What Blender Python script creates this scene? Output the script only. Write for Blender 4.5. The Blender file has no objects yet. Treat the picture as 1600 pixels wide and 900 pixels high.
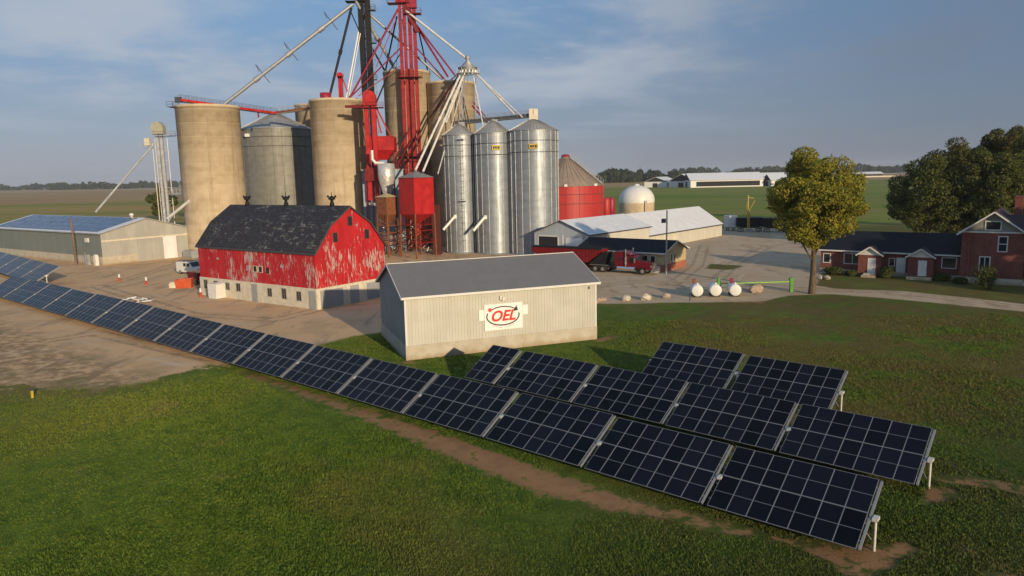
import bpy, math, random
import numpy as np
from mathutils import Matrix, Vector
random.seed(7); rng = np.random.default_rng(7)
R = math.radians; PI = math.pi
sc = bpy.context.scene; col = sc.collection

# ------------------------------------------------------------ camera
FPX, PITCH, ROLL, CH = 1127.19, 0.154607, 0.0211219, 16.925
_fw = np.array([0, math.cos(PITCH), -math.sin(PITCH)]); _rt = np.array([1., 0, 0]); _dn = np.cross(_fw, _rt)
rt = math.cos(ROLL)*_rt + math.sin(ROLL)*_dn; dn = -math.sin(ROLL)*_rt + math.cos(ROLL)*_dn
cam = bpy.data.objects.new('camera', bpy.data.cameras.new('camera')); col.objects.link(cam)
cam.matrix_world = Matrix(((rt[0], -dn[0], -_fw[0], 0), (rt[1], -dn[1], -_fw[1], 0), (rt[2], -dn[2], -_fw[2], CH), (0, 0, 0, 1)))
cam.data.sensor_width = 36; cam.data.lens = FPX/1600*36; cam.data.clip_end = 20000; cam.data.clip_start = .1
sc.camera = cam
CAMR = np.array([rt, dn, _fw])
def ray(u, v): return CAMR.T @ np.array([(u-800)/FPX, (v-450)/FPX, 1.])
def gp(u, v, z=0.0):
    c = ray(u, v); t = (z-CH)/c[2]; return np.array([c[0]*t, c[1]*t])
def at(u, v, Y):
    c = ray(u, v); t = Y/c[1]; return Vector((c[0]*t, Y, CH+c[2]*t))

# ------------------------------------------------------------ light
SUN_DIR = Vector((0.47, -0.88, 0)).normalized(); SUN_EL = R(13.0)
to_sun = Vector((SUN_DIR.x*math.cos(SUN_EL), SUN_DIR.y*math.cos(SUN_EL), math.sin(SUN_EL)))
sun = bpy.data.objects.new('sun', bpy.data.lights.new('sun', 'SUN')); col.objects.link(sun)
sun.data.energy = 4.6; sun.data.angle = R(.6); sun.data.color = (1.0, .80, .52)
sun.rotation_euler = to_sun.to_track_quat('Z', 'Y').to_euler()
sc.view_settings.view_transform = 'Standard'; sc.view_settings.look = 'None'
sc.view_settings.exposure = 0.0; sc.view_settings.gamma = 1.0; sc.view_settings.use_curve_mapping = False
try:
    sc.cycles.max_bounces = 5; sc.cycles.use_denoising = True
except Exception: pass

world = bpy.data.worlds.new('World'); sc.world = world; world.use_nodes = True
nt = world.node_tree; N = nt.nodes; Lk = nt.links; N.clear()
def nd(tree, t, **k):
    n = tree.nodes.new(t)
    for a, b in k.items(): setattr(n, a, b)
    return n
out = nd(nt, 'ShaderNodeOutputWorld'); bg = nd(nt, 'ShaderNodeBackground'); bg.inputs[1].default_value = .10
sky = nd(nt, 'ShaderNodeTexSky', sky_type='NISHITA', sun_disc=False)
sky.sun_elevation = SUN_EL; sky.sun_rotation = math.atan2(SUN_DIR.x, SUN_DIR.y)
sky.air_density = 1.0; sky.dust_density = .6; sky.ozone_density = 1.6
tc = nd(nt, 'ShaderNodeTexCoord'); sep = nd(nt, 'ShaderNodeSeparateXYZ'); Lk.new(tc.outputs['Generated'], sep.inputs[0])
def wm(op, a, b=None, c=None):
    n = nd(nt, 'ShaderNodeMath', operation=op)
    for i, x in enumerate((a, b, c)):
        if x is None: continue
        if isinstance(x, (int, float)): n.inputs[i].default_value = x
        else: Lk.new(x, n.inputs[i])
    return n.outputs[0]
def wmap(x, a, b, c, d, cl=True):
    n = nd(nt, 'ShaderNodeMapRange', clamp=cl, interpolation_type='SMOOTHSTEP')
    Lk.new(x, n.inputs[0])
    for i, v in enumerate((a, b, c, d)): n.inputs[i+1].default_value = v
    return n.outputs[0]
def wmix(f, a, b):
    n = nd(nt, 'ShaderNodeMix', data_type='RGBA')
    if isinstance(f, (int, float)): n.inputs[0].default_value = f
    else: Lk.new(f, n.inputs[0])
    for i, x in ((6, a), (7, b)):
        if isinstance(x, tuple): n.inputs[i].default_value = x+(1,)
        else: Lk.new(x, n.inputs[i])
    return n.outputs[2]
# clouds live on a plane high above: project the view direction
zc = wm('MAXIMUM', sep.outputs[2], .02)
px_ = wm('DIVIDE', sep.outputs[0], wm('ADD', zc, .12)); py_ = wm('DIVIDE', sep.outputs[1], wm('ADD', zc, .12))
cmb = nd(nt, 'ShaderNodeCombineXYZ'); Lk.new(px_, cmb.inputs[0]); Lk.new(py_, cmb.inputs[1])
def wnoise(scale, det, rough, off=(0, 0, 0), sc3=(1, 1, 1), dist=0):
    mp = nd(nt, 'ShaderNodeMapping'); mp.inputs[1].default_value = off; mp.inputs[3].default_value = sc3
    Lk.new(cmb.outputs[0], mp.inputs[0]); n = nd(nt, 'ShaderNodeTexNoise'); n.inputs['Scale'].default_value = scale
    n.inputs['Detail'].default_value = det; n.inputs['Roughness'].default_value = rough; n.inputs['Distortion'].default_value = dist
    Lk.new(mp.outputs[0], n.inputs[0]); return n.outputs[0]
hazef = wmap(sep.outputs[2], -.02, .30, 1, 0)
right = wmap(sep.outputs[0], -.35, .75, 0, 1)
hz_col = wmix(right, (2.7, 3.05, 4.2), (1.25, 1.6, 2.55))
top_col = wmix(right, (1.65, 3.45, 6.0), (1.05, 1.9, 3.4))
grad = wmix(hazef, top_col, hz_col)
base = wmix(.82, sky.outputs[0], grad)
c1 = wmap(wnoise(.95, 6, .55, (3.1, .4, 0), (1, 1.05, 1), .25), .41, .67, 0, .78)
c2 = wmap(wnoise(2.2, 6, .62, (1.2, 7, 0), (1, 1.2, 1), .3), .48, .76, 0, .5)
cl = wm('MULTIPLY', wm('MAXIMUM', c1, c2), wmap(sep.outputs[2], .02, .14, .15, 1))
ccol = wmix(wmap(sep.outputs[0], .05, .5, 0, 1), (4.7, 5.1, 5.8), (1.7, 2.2, 3.0))
skyc = wmix(cl, base, ccol)
Lk.new(skyc, bg.inputs[0]); Lk.new(bg.outputs[0], out.inputs[0])

# ------------------------------------------------------------ materials
class Mt:
    def __init__(s, name):
        s.m = bpy.data.materials.new(name); s.m.use_nodes = True; s.t = s.m.node_tree
        s.b = s.t.nodes['Principled BSDF']; s.tc = s.t.nodes.new('ShaderNodeTexCoord'); s.co = s.tc.outputs['Object']
    def lk(s, a, b): s.t.links.new(a, b)
    def mapc(s, sc=(1, 1, 1), off=(0, 0, 0)):
        n = s.t.nodes.new('ShaderNodeMapping'); n.inputs[3].default_value = sc; n.inputs[1].default_value = off
        s.lk(s.co, n.inputs[0]); return n.outputs[0]
    def noise(s, scale=1, det=4, rough=.6, sc=(1, 1, 1), off=(0, 0, 0), dist=0):
        n = s.t.nodes.new('ShaderNodeTexNoise'); n.inputs['Scale'].default_value = scale
        n.inputs['Detail'].default_value = det; n.inputs['Roughness'].default_value = rough; n.inputs['Distortion'].default_value = dist
        s.lk(s.mapc(sc, off), n.inputs[0]); return n.outputs[0]
    def math(s, op, a, b=None, c=None):
        n = s.t.nodes.new('ShaderNodeMath'); n.operation = op
        for i, x in enumerate((a, b, c)):
            if x is None: continue
            if isinstance(x, (int, float)): n.inputs[i].default_value = x
            else: s.lk(x, n.inputs[i])
        return n.outputs[0]
    def ramp(s, x, a, b, c=0, d=1):
        n = s.t.nodes.new('ShaderNodeMapRange'); n.interpolation_type = 'SMOOTHSTEP'; s.lk(x, n.inputs[0])
        for i, v in enumerate((a, b, c, d)): n.inputs[i+1].default_value = v
        return n.outputs[0]
    def mix(s, f, a, b):
        n = s.t.nodes.new('ShaderNodeMix'); n.data_type = 'RGBA'
        if isinstance(f, (int, float)): n.inputs[0].default_value = f
        else: s.lk(f, n.inputs[0])
        for i, x in ((6, a), (7, b)):
            if isinstance(x, tuple): n.inputs[i].default_value = tuple(x)+(1,)
            else: s.lk(x, n.inputs[i])
        return n.outputs[2]
    def sepc(s):
        n = s.t.nodes.new('ShaderNodeSeparateXYZ'); s.lk(s.co, n.inputs[0]); return n.outputs
    def attr(s, name):
        n = s.t.nodes.new('ShaderNodeAttribute'); n.attribute_name = name; return n.outputs['Fac']
    def bump(s, h, dist=.02, st=1):
        n = s.t.nodes.new('ShaderNodeBump'); n.inputs['Distance'].default_value = dist; n.inputs['Strength'].default_value = st
        s.lk(h, n.inputs['Height']); s.lk(n.outputs[0], s.b.inputs['Normal'])
    def out(s, c, rough=.6, metal=0., spec=.4):
        if isinstance(c, tuple): s.b.inputs['Base Color'].default_value = tuple(c)+(1,)
        else: s.lk(c, s.b.inputs['Base Color'])
        if isinstance(rough, (int, float)): s.b.inputs['Roughness'].default_value = rough
        else: s.lk(rough, s.b.inputs['Roughness'])
        s.b.inputs['Metallic'].default_value = metal; s.b.inputs['Specular IOR Level'].default_value = spec
        return s.m
def k(c, f): return tuple(min(1, x*f) for x in c)
def plain(name, c, rough=.6, metal=0., var=.18, scale=1.5, spec=.4, sc=(1, 1, 1)):
    m = Mt(name); n = m.ramp(m.noise(scale, 6, .65, sc), .3, .7)
    n2 = m.ramp(m.noise(scale*9, 3, .6), .35, .65)
    cc = m.mix(n, k(c, 1-var), k(c, 1+var)); cc = m.mix(m.math('MULTIPLY', n2, .5), cc, k(c, 1-var*.8))
    return m.out(cc, m.ramp(n, 0, 1, max(.05, rough-.1), min(1, rough+.1)), metal, spec)
def ribbed(name, c, pitch=.3, axes=(1, 1), rough=.5, metal=0., var=.12, dark=.78, dist=.03, dirt=None):
    m = Mt(name); o = m.sepc()
    t = m.math('ADD', m.math('MULTIPLY', o[0], axes[0]), m.math('MULTIPLY', o[1], axes[1]))
    w = m.math('ABSOLUTE', m.math('SINE', m.math('MULTIPLY', t, PI/pitch)))
    g = m.ramp(w, 0, .28); n = m.ramp(m.noise(.5, 5, .6, (1, 1, .5)), .3, .7)
    pan = m.noise(1.0, 0, .5, (1.1, 1.1, .01))
    cc = m.mix(n, k(c, 1-var), k(c, 1+var)); cc = m.mix(m.ramp(pan, .4, .6, 0, .35), cc, k(c, .86))
    cc = m.mix(g, k(c, dark), cc)
    if dirt: cc = m.mix(m.ramp(m.math('ADD', o[2], m.math('MULTIPLY', m.noise(1.5, 5, .6), 1.2)), .3, 1.6, .55, 0), cc, dirt)
    m.bump(w, dist, .8); return m.out(cc, rough, metal)

def peeled_red():
    m = Mt('peeling_red_barn_paint'); o = m.sepc(); bands = m.math('SINE', m.math('MULTIPLY', m.math('ADD', o[0], o[1]), PI/.28))
    big = m.noise(.30, 3, .6, (1, 1, .8), (3, 1, 2)); fine = m.noise(1.6, 7, .78, (2.2, 2.2, .42), (0, 5, 0), .4)
    lowness = m.ramp(o[2], 10.2, 6.5, -.06, .035)
    v = m.math('ADD', m.math('ADD', fine, m.math('MULTIPLY', m.math('SUBTRACT', big, .5), .55)), lowness)
    f = m.ramp(m.math('ADD', v, m.math('MULTIPLY', m.ramp(o[0], 24, 26.3), .022)), .592, .634)
    red = m.mix(m.ramp(m.noise(.8, 5, .6, (1, 1, .3)), .3, .7), (.37, .009, .015), (.50, .018, .022))
    bare = m.mix(m.noise(3, 4, .6, (1, 1, .3)), (.30, .22, .20), (.58, .50, .46))
    cc = m.mix(f, red, bare); cc = m.mix(m.ramp(bands, -1, -.93, .25, 0), cc, (.10, .02, .02))
    m.bump(bands, .01, .4); return m.out(cc, .6)
def shingle_dark():
    m = Mt('worn_dark_barn_shingles'); f = m.ramp(m.noise(1.1, 8, .8, (.9, 1.5, 1.5), (2, 3, 1), .9), .545, .585)
    zone = m.ramp(m.noise(.22, 3, .6, (1, 1, 1)), .38, .56); base_ = m.mix(m.ramp(m.noise(2.5, 5, .7), .3, .7), (.022, .022, .028), (.045, .044, .052))
    o = m.sepc(); rows = m.math('SINE', m.math('MULTIPLY', o[2], PI/.16))
    cc = m.mix(m.math('MULTIPLY', f, zone), base_, (.21, .20, .185)); cc = m.mix(m.ramp(rows, -1, -.6, .4, 0), cc, (.015, .015, .018))
    return m.out(cc, .85, 0, .2)
def concrete_silo():
    m = Mt('stained_concrete_staves'); o = m.sepc()
    st = m.noise(1.0, 5, .65, (.55, .55, .035)); st2 = m.noise(2.6, 4, .6, (1, 1, .05), (9, 3, 1)); spot = m.noise(.5, 6, .6)
    hoop = m.math('ABSOLUTE', m.math('SINE', m.math('MULTIPLY', o[2], PI/1.5)))
    patch = m.noise(1, 0, .5, (.05, .05, .55), (4, 4, .3))
    cc = m.mix(m.ramp(spot, .3, .7), (.44, .345, .235), (.56, .46, .325))
    cc = m.mix(m.ramp(patch, .42, .6, 0, .35), cc, (.62, .51, .37))
    cc = m.mix(m.ramp(st, .52, .68, 0, .34), cc, (.23, .17, .11)); cc = m.mix(m.ramp(st2, .56, .72, 0, .35), cc, (.26, .21, .155))
    cc = m.mix(m.ramp(hoop, 0, .10, .30, 0), cc, (.2, .16, .12)); m.bump(hoop, .03, .3); return m.out(cc, .85, 0, .2)
def galv(name, c=(.27, .30, .335), rough=.44, metal=.5, ring=2.3, streak=.5):
    m = Mt(name); o = m.sepc(); cor = m.math('SINE', m.math('MULTIPLY', o[2], 2*PI/.22))
    sheet = m.noise(1, 0, .5, (.55, .55, .9), (2, 1, .4)); st = m.noise(1.6, 4, .6, (1.2, 1.2, .05))
    cc = m.mix(m.ramp(sheet, .4, .6, 0, 1), k(c, .93), k(c, 1.05)); cc = m.mix(m.ramp(st, .5, .7, 0, streak), cc, k(c, .6))
    rg = m.math('ABSOLUTE', m.math('SINE', m.math('MULTIPLY', o[2], PI/ring))); cc = m.mix(m.ramp(rg, 0, .05, .55, 0), cc, k(c, .3))
    m.bump(cor, .02, .25); return m.out(cc, m.ramp(st, .3, .7, rough-.06, rough+.1), metal)
def white_wall():
    m = Mt('cream_steel_siding'); n = m.ramp(m.noise(.4, 5, .6), .3, .7); s_ = m.noise(2, 2, .6, (1.5, 1.5, .05))
    cc = m.mix(n, (.46, .44, .385), (.52, .50, .45)); cc = m.mix(m.ramp(s_, .5, .7, 0, .3), cc, (.38, .35, .30)); return m.out(cc, .45)
def foundation_m():
    m = Mt('stained_concrete_foundation'); o = m.sepc(); n = m.noise(.8, 6, .65); d = m.math('ADD', o[2], m.math('MULTIPLY', m.noise(1.2, 5, .7, (1, 1, .4)), 1.3))
    cc = m.mix(m.ramp(n, .3, .7), (.40, .35, .27), (.50, .45, .37)); cc = m.mix(m.ramp(d, .55, 1.3, .75, 0), cc, (.30, .20, .11)); return m.out(cc, .85, 0, .2)
def brick_m(name, c=(.26, .075, .05)):
    m = Mt(name); b = m.t.nodes.new('ShaderNodeTexBrick'); o = m.sepc()
    cb = m.t.nodes.new('ShaderNodeCombineXYZ'); m.lk(m.math('ADD', o[0], o[1]), cb.inputs[0]); m.lk(o[2], cb.inputs[1]); m.lk(cb.outputs[0], b.inputs[0])
    b.inputs['Color1'].default_value = k(c, .8)+(1,); b.inputs['Color2'].default_value = k(c, 1.25)+(1,); b.inputs['Mortar'].default_value = (.22, .17, .15, 1)
    b.inputs['Scale'].default_value = 1; b.inputs['Brick Width'].default_value = .24; b.inputs['Row Height'].default_value = .08; b.inputs['Mortar Size'].default_value = .008
    cc = m.mix(m.ramp(m.noise(.7, 5, .6), .35, .7, 0, .45), b.outputs[0], k(c, .55)); return m.out(cc, .85, 0, .2)
def cell_m(name, c):
    m = Mt(name); o = m.sepc()
    a = m.math('ABSOLUTE', m.math('SINE', m.math('MULTIPLY', o[0], PI/.158))); b = m.math('ABSOLUTE', m.math('SINE', m.math('MULTIPLY', o[1], PI/.158)))
    li = m.ramp(m.math('MINIMUM', a, b), 0, .10, 1, 0)
    oi = m.t.nodes.new('ShaderNodeObjectInfo'); cc = m.mix(oi.outputs['Random'], k(c, .6), k(c, 2.2))
    cc = m.mix(m.math('MULTIPLY', li, .5), cc, k(c, 3.2)); m.out(cc, .18, 0, .10); return m.m
def veg(name, a, b, c, scale=.5):
    m = Mt(name); n = m.noise(scale, 3, .6); g = m.t.nodes.new('ShaderNodeNewGeometry')
    cc = m.mix(m.ramp(n, .38, .62), a, b); cc = m.mix(m.math('MULTIPLY', m.ramp(g.outputs['Random Per Island'], .3, 1), .75), cc, c)
    m.out(cc, .75, 0, .15)
    tr = m.t.nodes.new('ShaderNodeBsdfTranslucent'); m.lk(cc, tr.inputs[0]); mx = m.t.nodes.new('ShaderNodeMixShader'); mx.inputs[0].default_value = .22
    m.lk(m.b.outputs[0], mx.inputs[1]); m.lk(tr.outputs[0], mx.inputs[2]); m.lk(mx.outputs[0], m.t.nodes['Material Output'].inputs[0]); return m.m

M = {}
M['conc'] = concrete_silo(); M['galv'] = galv('galvanised_bin_steel'); M['galv_old'] = galv('weathered_bin_steel', (.215, .212, .195), .6, .3, 2.6, .35)
M['galv_roof'] = ribbed('bin_roof_steel', (.34, .335, .33), .8, (1, 1), .45, .55, .15, .7)
M['pipe'] = plain('galvanised_pipe', (.60, .58, .55), .4, .5); M['pipe_white'] = plain('pale_galvanised_pipe', (.68, .66, .62), .45, .15)
M['pipe_grey'] = plain('grey_spout_steel', (.32, .33, .35), .5, .4)
M['black'] = plain('black_painted_steel', (.013, .012, .014), .6, 0, .3, 1, .25); M['red'] = plain('red_painted_steel', (.40, .012, .014), .5, 0, .28, .7)
M['maroon'] = plain('faded_crimson_steel', (.27, .014, .035), .45); M['darkred'] = plain('deep_red_steel', (.17, .008, .010), .45)
M['redleg'] = plain('leg_red_steel', (.30, .010, .014), .5, 0, .35, .6)
M['brown_roof_steel'] = ribbed('brownish_cone_roof_steel', (.23, .185, .155), .8, (1, 1), .6, .1, .15, .75)
M['redbin'] = ribbed('red_bin_steel', (.42, .032, .030), 1.6, (1, 1), .5, 0, .12, .8, .01)
M['rust'] = plain('rusty_orange_steel', (.21, .072, .03), .75, 0, .3, 1.2); M['blue_grey'] = plain('blue_grey_sheet_steel', (.22, .29, .36), .5, .2)
M['barnred'] = peeled_red(); M['shingle'] = shingle_dark(); M['siding'] = white_wall(); M['found'] = foundation_m()
M['greyroof'] = ribbed('grey_steel_roof', (.165, .158, .158), .30, (1, 0), .5, 0, .03, .93, .006)
M['gable_shade_door'] = ribbed('gable_shade_and_door_grey', (.32, .325, .32), .30, (1, 1), .5, 0, .06, .8)  # grey with the cream building's gable shade in it; also colours barn doors
M['bluewall2'] = ribbed('dull_green_grey_siding', (.19, .21, .195), .30, (1, 1), .5, 0, .08, .85)
M['gablewall'] = ribbed('pale_grey_ribbed_gable', (.38, .37, .34), .45, (1, 1), .5, 0, .1, .8, .03)
M['paleroof'] = ribbed('pale_steel_roof', (.76, .755, .76), .5, (1, 0), .45, .1, .06, .88)
M['creamwall'] = ribbed('cream_steel_wall', (.55, .52, .45), .6, (1, 1), .5, 0, .06, .9)
M['blackroof'] = plain('dark_navy_shingles', (.011, .013, .020), .8, 0, .3, 1.2, .2); M['brownroof'] = plain('brown_shingles', (.065, .05, .05), .85, 0, .25, 1.5, .2)
M['white'] = plain('white_paint', (.66, .65, .62), .45, 0, .07); M['trim'] = plain('white_trim', (.64, .62, .58), .5, 0, .06)
M['tan'] = plain('tan_stucco', (.46, .36, .20), .8, 0, .12); M['brick'] = brick_m('red_brick', (.19, .045, .032)); M['brick2'] = brick_m('orange_brick', (.40, .13, .07))
M['glass'] = Mt('dark_window_glass').out((.02, .023, .03), .08, 0, .5); M['darkvoid'] = plain('dark_opening', (.02, .02, .022), .9)
M['cell'] = cell_m('solar_cells', (.0035, .0038, .0075)); M['alu'] = plain('anodised_aluminium', (.23, .235, .26), .5, .15, .08)
M['galvpost'] = plain('galvanised_post', (.60, .58, .52), .5, .1, .12, 3); M['tire'] = plain('tyre_rubber', (.02, .02, .02), .85)
M['chrome'] = plain('polished_metal', (.75, .75, .76), .18, .95, .06); M['truckred'] = plain('deep_red_truck_paint', (.13, .006, .014), .25, 0, .08)
M['woodpole'] = plain('weathered_pole_wood', (.20, .13, .085), .9, 0, .3, 2, .2, (1, 1, .2)); M['bark'] = plain('tree_bark', (.13, .095, .065), .95, 0, .35, 3, .1, (1, 1, .3))
M['stone'] = plain('field_stone', (.38, .30, .24), .9, 0, .3, 2); M['green'] = plain('bright_green_paint', (.06, .27, .02), .45); M['lime'] = plain('lime_green_boom', (.20, .42, .05), .5)
M['yellow'] = plain('yellow_paint', (.50, .34, .05), .5); M['orange'] = plain('orange_plastic', (.50, .085, .03), .5); M['grey'] = plain('grey_painted_metal', (.30, .31, .32), .5)
M['slate'] = plain('dark_grey_trim', (.06, .06, .065), .6); M['signwhite'] = plain('white_sign_panel', (.78, .76, .73), .5, 0, .04); M['signred'] = plain('red_sign_vinyl', (.62, .025, .02), .5, 0, .05)
M['signblack'] = plain('black_sign_vinyl', (.02, .018, .018), .5); M['shadegrey'] = plain('grey_gable_board', (.24, .23, .21), .7); M['cream'] = plain('cream_painted_board', (.62, .56, .44), .6)
M['leaf_gold'] = veg('autumn_maple_leaves', (.235, .205, .026), (.115, .145, .022), (.38, .32, .042), .5)
M['leaf_dark'] = veg('dark_green_leaves', (.036, .056, .015), (.072, .088, .022), (.17, .16, .038), .3)
M['leaf_mid'] = veg('mixed_green_leaves', (.045, .058, .016), (.085, .080, .022), (.14, .12, .028), .3)
M['leaf_far'] = veg('distant_woodland_leaves', (.040, .055, .030), (.060, .070, .035), (.075, .080, .040), .02)


# ------------------------------------------------------------ mesh tools
class MB:
    def __init__(s): s.v = []; s.f = []; s.mi = []; s.sm = []
    def add(s, vs, fs, mi=0, sm=False):
        o = len(s.v); s.v += [tuple(v) for v in vs]
        for f in fs: s.f.append(tuple(i+o for i in f)); s.mi.append(mi); s.sm.append(sm)
        return s
    def box(s, a, b, mi=0):
        x0, y0, z0 = a; x1, y1, z1 = b
        if x0 > x1: x0, x1 = x1, x0
        if y0 > y1: y0, y1 = y1, y0
        if z0 > z1: z0, z1 = z1, z0
        return s.add([(x0, y0, z0), (x1, y0, z0), (x1, y1, z0), (x0, y1, z0), (x0, y0, z1), (x1, y0, z1), (x1, y1, z1), (x0, y1, z1)],
                     [(0, 3, 2, 1), (4, 5, 6, 7), (0, 1, 5, 4), (1, 2, 6, 5), (2, 3, 7, 6), (3, 0, 4, 7)], mi)
    def frame_of(s, p, q):
        p = Vector(p); q = Vector(q); d = (q-p).normalized(); up = Vector((0, 0, 1)) if abs(d.z) < .95 else Vector((0, 1, 0))
        x = d.cross(up).normalized(); y = x.cross(d).normalized(); return p, q, x, y
    def beam(s, p, q, w, h=None, mi=0):
        h = h or w; p, q, x, y = s.frame_of(p, q); vs = []
        for c in (p, q):
            for a, b in ((-1, -1), (1, -1), (1, 1), (-1, 1)): vs.append(c+x*a*w/2+y*b*h/2)
        return s.add(vs, [(0, 3, 2, 1), (4, 5, 6, 7), (0, 1, 5, 4), (1, 2, 6, 5), (2, 3, 7, 6), (3, 0, 4, 7)], mi)
    def tube(s, p, q, r, r2=None, n=10, mi=0, caps=True):
        r2 = r if r2 is None else r2; p, q, x, y = s.frame_of(p, q); vs = []
        for c, rr in ((p, r), (q, r2)):
            for i in range(n):
                a = 2*PI*i/n; vs.append(c+x*math.cos(a)*rr+y*math.sin(a)*rr)
        s.add(vs, [(i, (i+1) % n, n+(i+1) % n, n+i) for i in range(n)], mi, True)
        if caps: s.add(vs, [tuple(range(n-1, -1, -1)), tuple(range(n, 2*n))], mi)
        return s
    def lathe(s, prof, n=48, mi=0, c=(0, 0), sm=True):
        vs = []; m = len(prof)
        for i in range(n):
            a = 2*PI*i/n
            for r, z in prof: vs.append((c[0]+r*math.cos(a), c[1]+r*math.sin(a), z))
        fs = []
        for i in range(n):
            j = (i+1) % n
            for t in range(m-1): fs.append((i*m+t, j*m+t, j*m+t+1, i*m+t+1))
        return s.add(vs, fs, mi, sm)
    def prism(s, poly, off, mi=0):
        n = len(poly); off = Vector(off); a = [Vector(p) for p in poly]; b = [p+off for p in a]
        return s.add(a+b, [tuple(range(n-1, -1, -1)), tuple(range(n, 2*n))]+[(i, (i+1) % n, n+(i+1) % n, n+i) for i in range(n)], mi)
    def mesh(s, name, mats):
        me = bpy.data.meshes.new(name); me.from_pydata(s.v, [], s.f); mats = mats if isinstance(mats, (list, tuple)) else [mats]
        for m in mats: me.materials.append(m)
        me.polygons.foreach_set('material_index', s.mi); me.polygons.foreach_set('use_smooth', s.sm); me.update(); return me
def recalc(me):
    import bmesh
    bm = bmesh.new(); bm.from_mesh(me); bmesh.ops.recalc_face_normals(bm, faces=bm.faces); bm.to_mesh(me); bm.free()
def link(name, me, parent=None):
    o = bpy.data.objects.new(name, me); col.objects.link(o)
    if parent: o.parent = parent
    return o
def part(name, mb, mats, parent, label=None, rc=True):
    me = mb.mesh(name, mats)
    if rc: recalc(me)
    o = link(name, me, parent)
    if label: o['label'] = label
    return o
def tag(o, label, cat, group=None):
    o['label'] = label; o['category'] = cat
    if group: o['group'] = group
    return o
def thing(name, label, cat, loc=(0, 0, 0), rz=0, group=None):
    o = bpy.data.objects.new(name, None); col.objects.link(o); o.location = loc; o.rotation_euler = (0, 0, rz); o.empty_display_size = .3
    return tag(o, label, cat, group)
def solo(name, mb, mats, label, cat, group=None, rc=True):
    v = np.array(mb.v); c = (v[:, 0].mean(), v[:, 1].mean(), v[:, 2].min()); mb.v = [(a-c[0], b-c[1], z-c[2]) for a, b, z in mb.v]
    o = part(name, mb, mats, None, None, rc); o.location = c; return tag(o, label, cat, group)
def struct(o): o['kind'] = 'structure'; return o
def V3(xy, z=0): return Vector((float(xy[0]), float(xy[1]), z))

# ------------------------------------------------------------ ground
def sdf_poly(P, poly):
    poly = np.asarray(poly, float); d = np.full(len(P), 1e9); inside = np.zeros(len(P), bool)
    for i in range(len(poly)):
        a = poly[i]; b = poly[(i+1) % len(poly)]; ab = b-a; ap = P-a
        t = np.clip((ap@ab)/(ab@ab), 0, 1); d = np.minimum(d, np.linalg.norm(ap-t[:, None]*ab, axis=1))
        c = (a[1] > P[:, 1]) != (b[1] > P[:, 1])
        with np.errstate(divide='ignore', invalid='ignore'): xi = (b[0]-a[0])*(P[:, 1]-a[1])/(b[1]-a[1])+a[0]
        inside ^= c & (P[:, 0] < xi)
    return np.where(inside, d, -d)
def sdf_line(P, pts, w):
    d = np.full(len(P), 1e9)
    for i in range(len(pts)-1):
        a = np.array(pts[i], float); b = np.array(pts[i+1], float); ab = b-a; ap = P-a; t = np.clip((ap@ab)/(ab@ab), 0, 1)
        ww = w[i]+(w[i+1]-w[i])*t; d = np.minimum(d, np.linalg.norm(ap-t[:, None]*ab, axis=1)-ww)
    return -d
YARD = [(-140, 150), (-98, 190), (-70, 215), (0, 215), (52, 222), (88, 206), (96, 170), (74, 140), (58, 124), (50, 116), (44.5, 105), (46, 101.5), (54, 98.6), (63.5, 86.2), (75, 72),
        (70, 70), (60, 82.6), (49, 93.2), (43.5, 97.2), (38, 97.0), (33, 93.2), (24.5, 93.0), (10.5, 93.6), (6, 90), (-2, 86.5), (-13, 79.5), (-17.5, 76.8), (-20, 73.5), (-25, 68.5),
        (-27, 65.0), (-31, 61.5), (-34, 59.5), (-39, 60.5), (-43, 58.5), (-55, 57), (-150, 66)]
BARE = [([tuple(gp(u, v)) for u, v in ((380, 582), (450, 606), (520, 630), (600, 658), (690, 692), (780, 727), (870, 762), (960, 787), (1080, 812), (1200, 838), (1330, 868))], [.35, .45, .5, .8, 1.0, 1.15, 1.1, .75, .4, .25, .5]),
        ([(14.4, 28.6), (16.2, 29.6), (17.4, 30.0)], [.5, .7, .5]), ([(20.8, 34.6), (22.6, 35.8)], [.25, .35]),
        ([(22.5, 37.6), (25.5, 36.6), (30, 33)], [.1, .4, .5]), ([(19.5, 28.0), (21, 26.6), (24, 23.4)], [.1, .5, .5]),
        ([(9, 72.5), (10.5, 74)], [.5, .4]), ([(-10, 65), (-9, 65.6)], [.4, .3]), ([(24.2, 94.6), (32, 93.0)], [.9, 1.2]), ([(41.2, 97.3), (41.6, 97.4)], [.6, .5])]
ISLAND = [(52.5, 99.5), (57, 97.6), (66, 88), (76, 76), (92, 84), (72, 100), (65, 105), (56, 109)]
def masks(P):
    y = sdf_poly(P, YARD); y = np.minimum(y, -sdf_poly(P, ISLAND))
    y = np.minimum(y, -sdf_poly(P, [(34.0, 126), (37.5, 123.5), (42, 128.5), (37, 133)]))
    b = np.full(len(P), -1e9)
    for l, w in BARE: b = np.maximum(b, sdf_line(P, l, w))
    return y, b
fx = np.arange(-112, 96.1, 1.0); fy = np.arange(12, 232.1, 1.0)
xs = np.concatenate([[-9000, -5000, -2500, -1200, -600, -350, -220, -160, -130], fx, [110, 140, 200, 300, 500, 900, 2000, 4500, 9000]])
ys = np.concatenate([[-400, -150, -60, -20, 0], fy, [245, 265, 300, 350, 420, 550, 750, 1000, 1500, 2500, 4500, 9000]])
X, Y = np.meshgrid(xs, ys); P = np.stack([X.ravel(), Y.ravel()], 1); ym, bm_ = masks(P)
Z = .04*np.sin(P[:, 0]*.21+1)*np.cos(P[:, 1]*.17)*(np.abs(ym) > 3)*(ym < 0)*(P[:, 1] < 230)
me = bpy.data.meshes.new('ground'); nx, ny = len(xs), len(ys)
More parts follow.
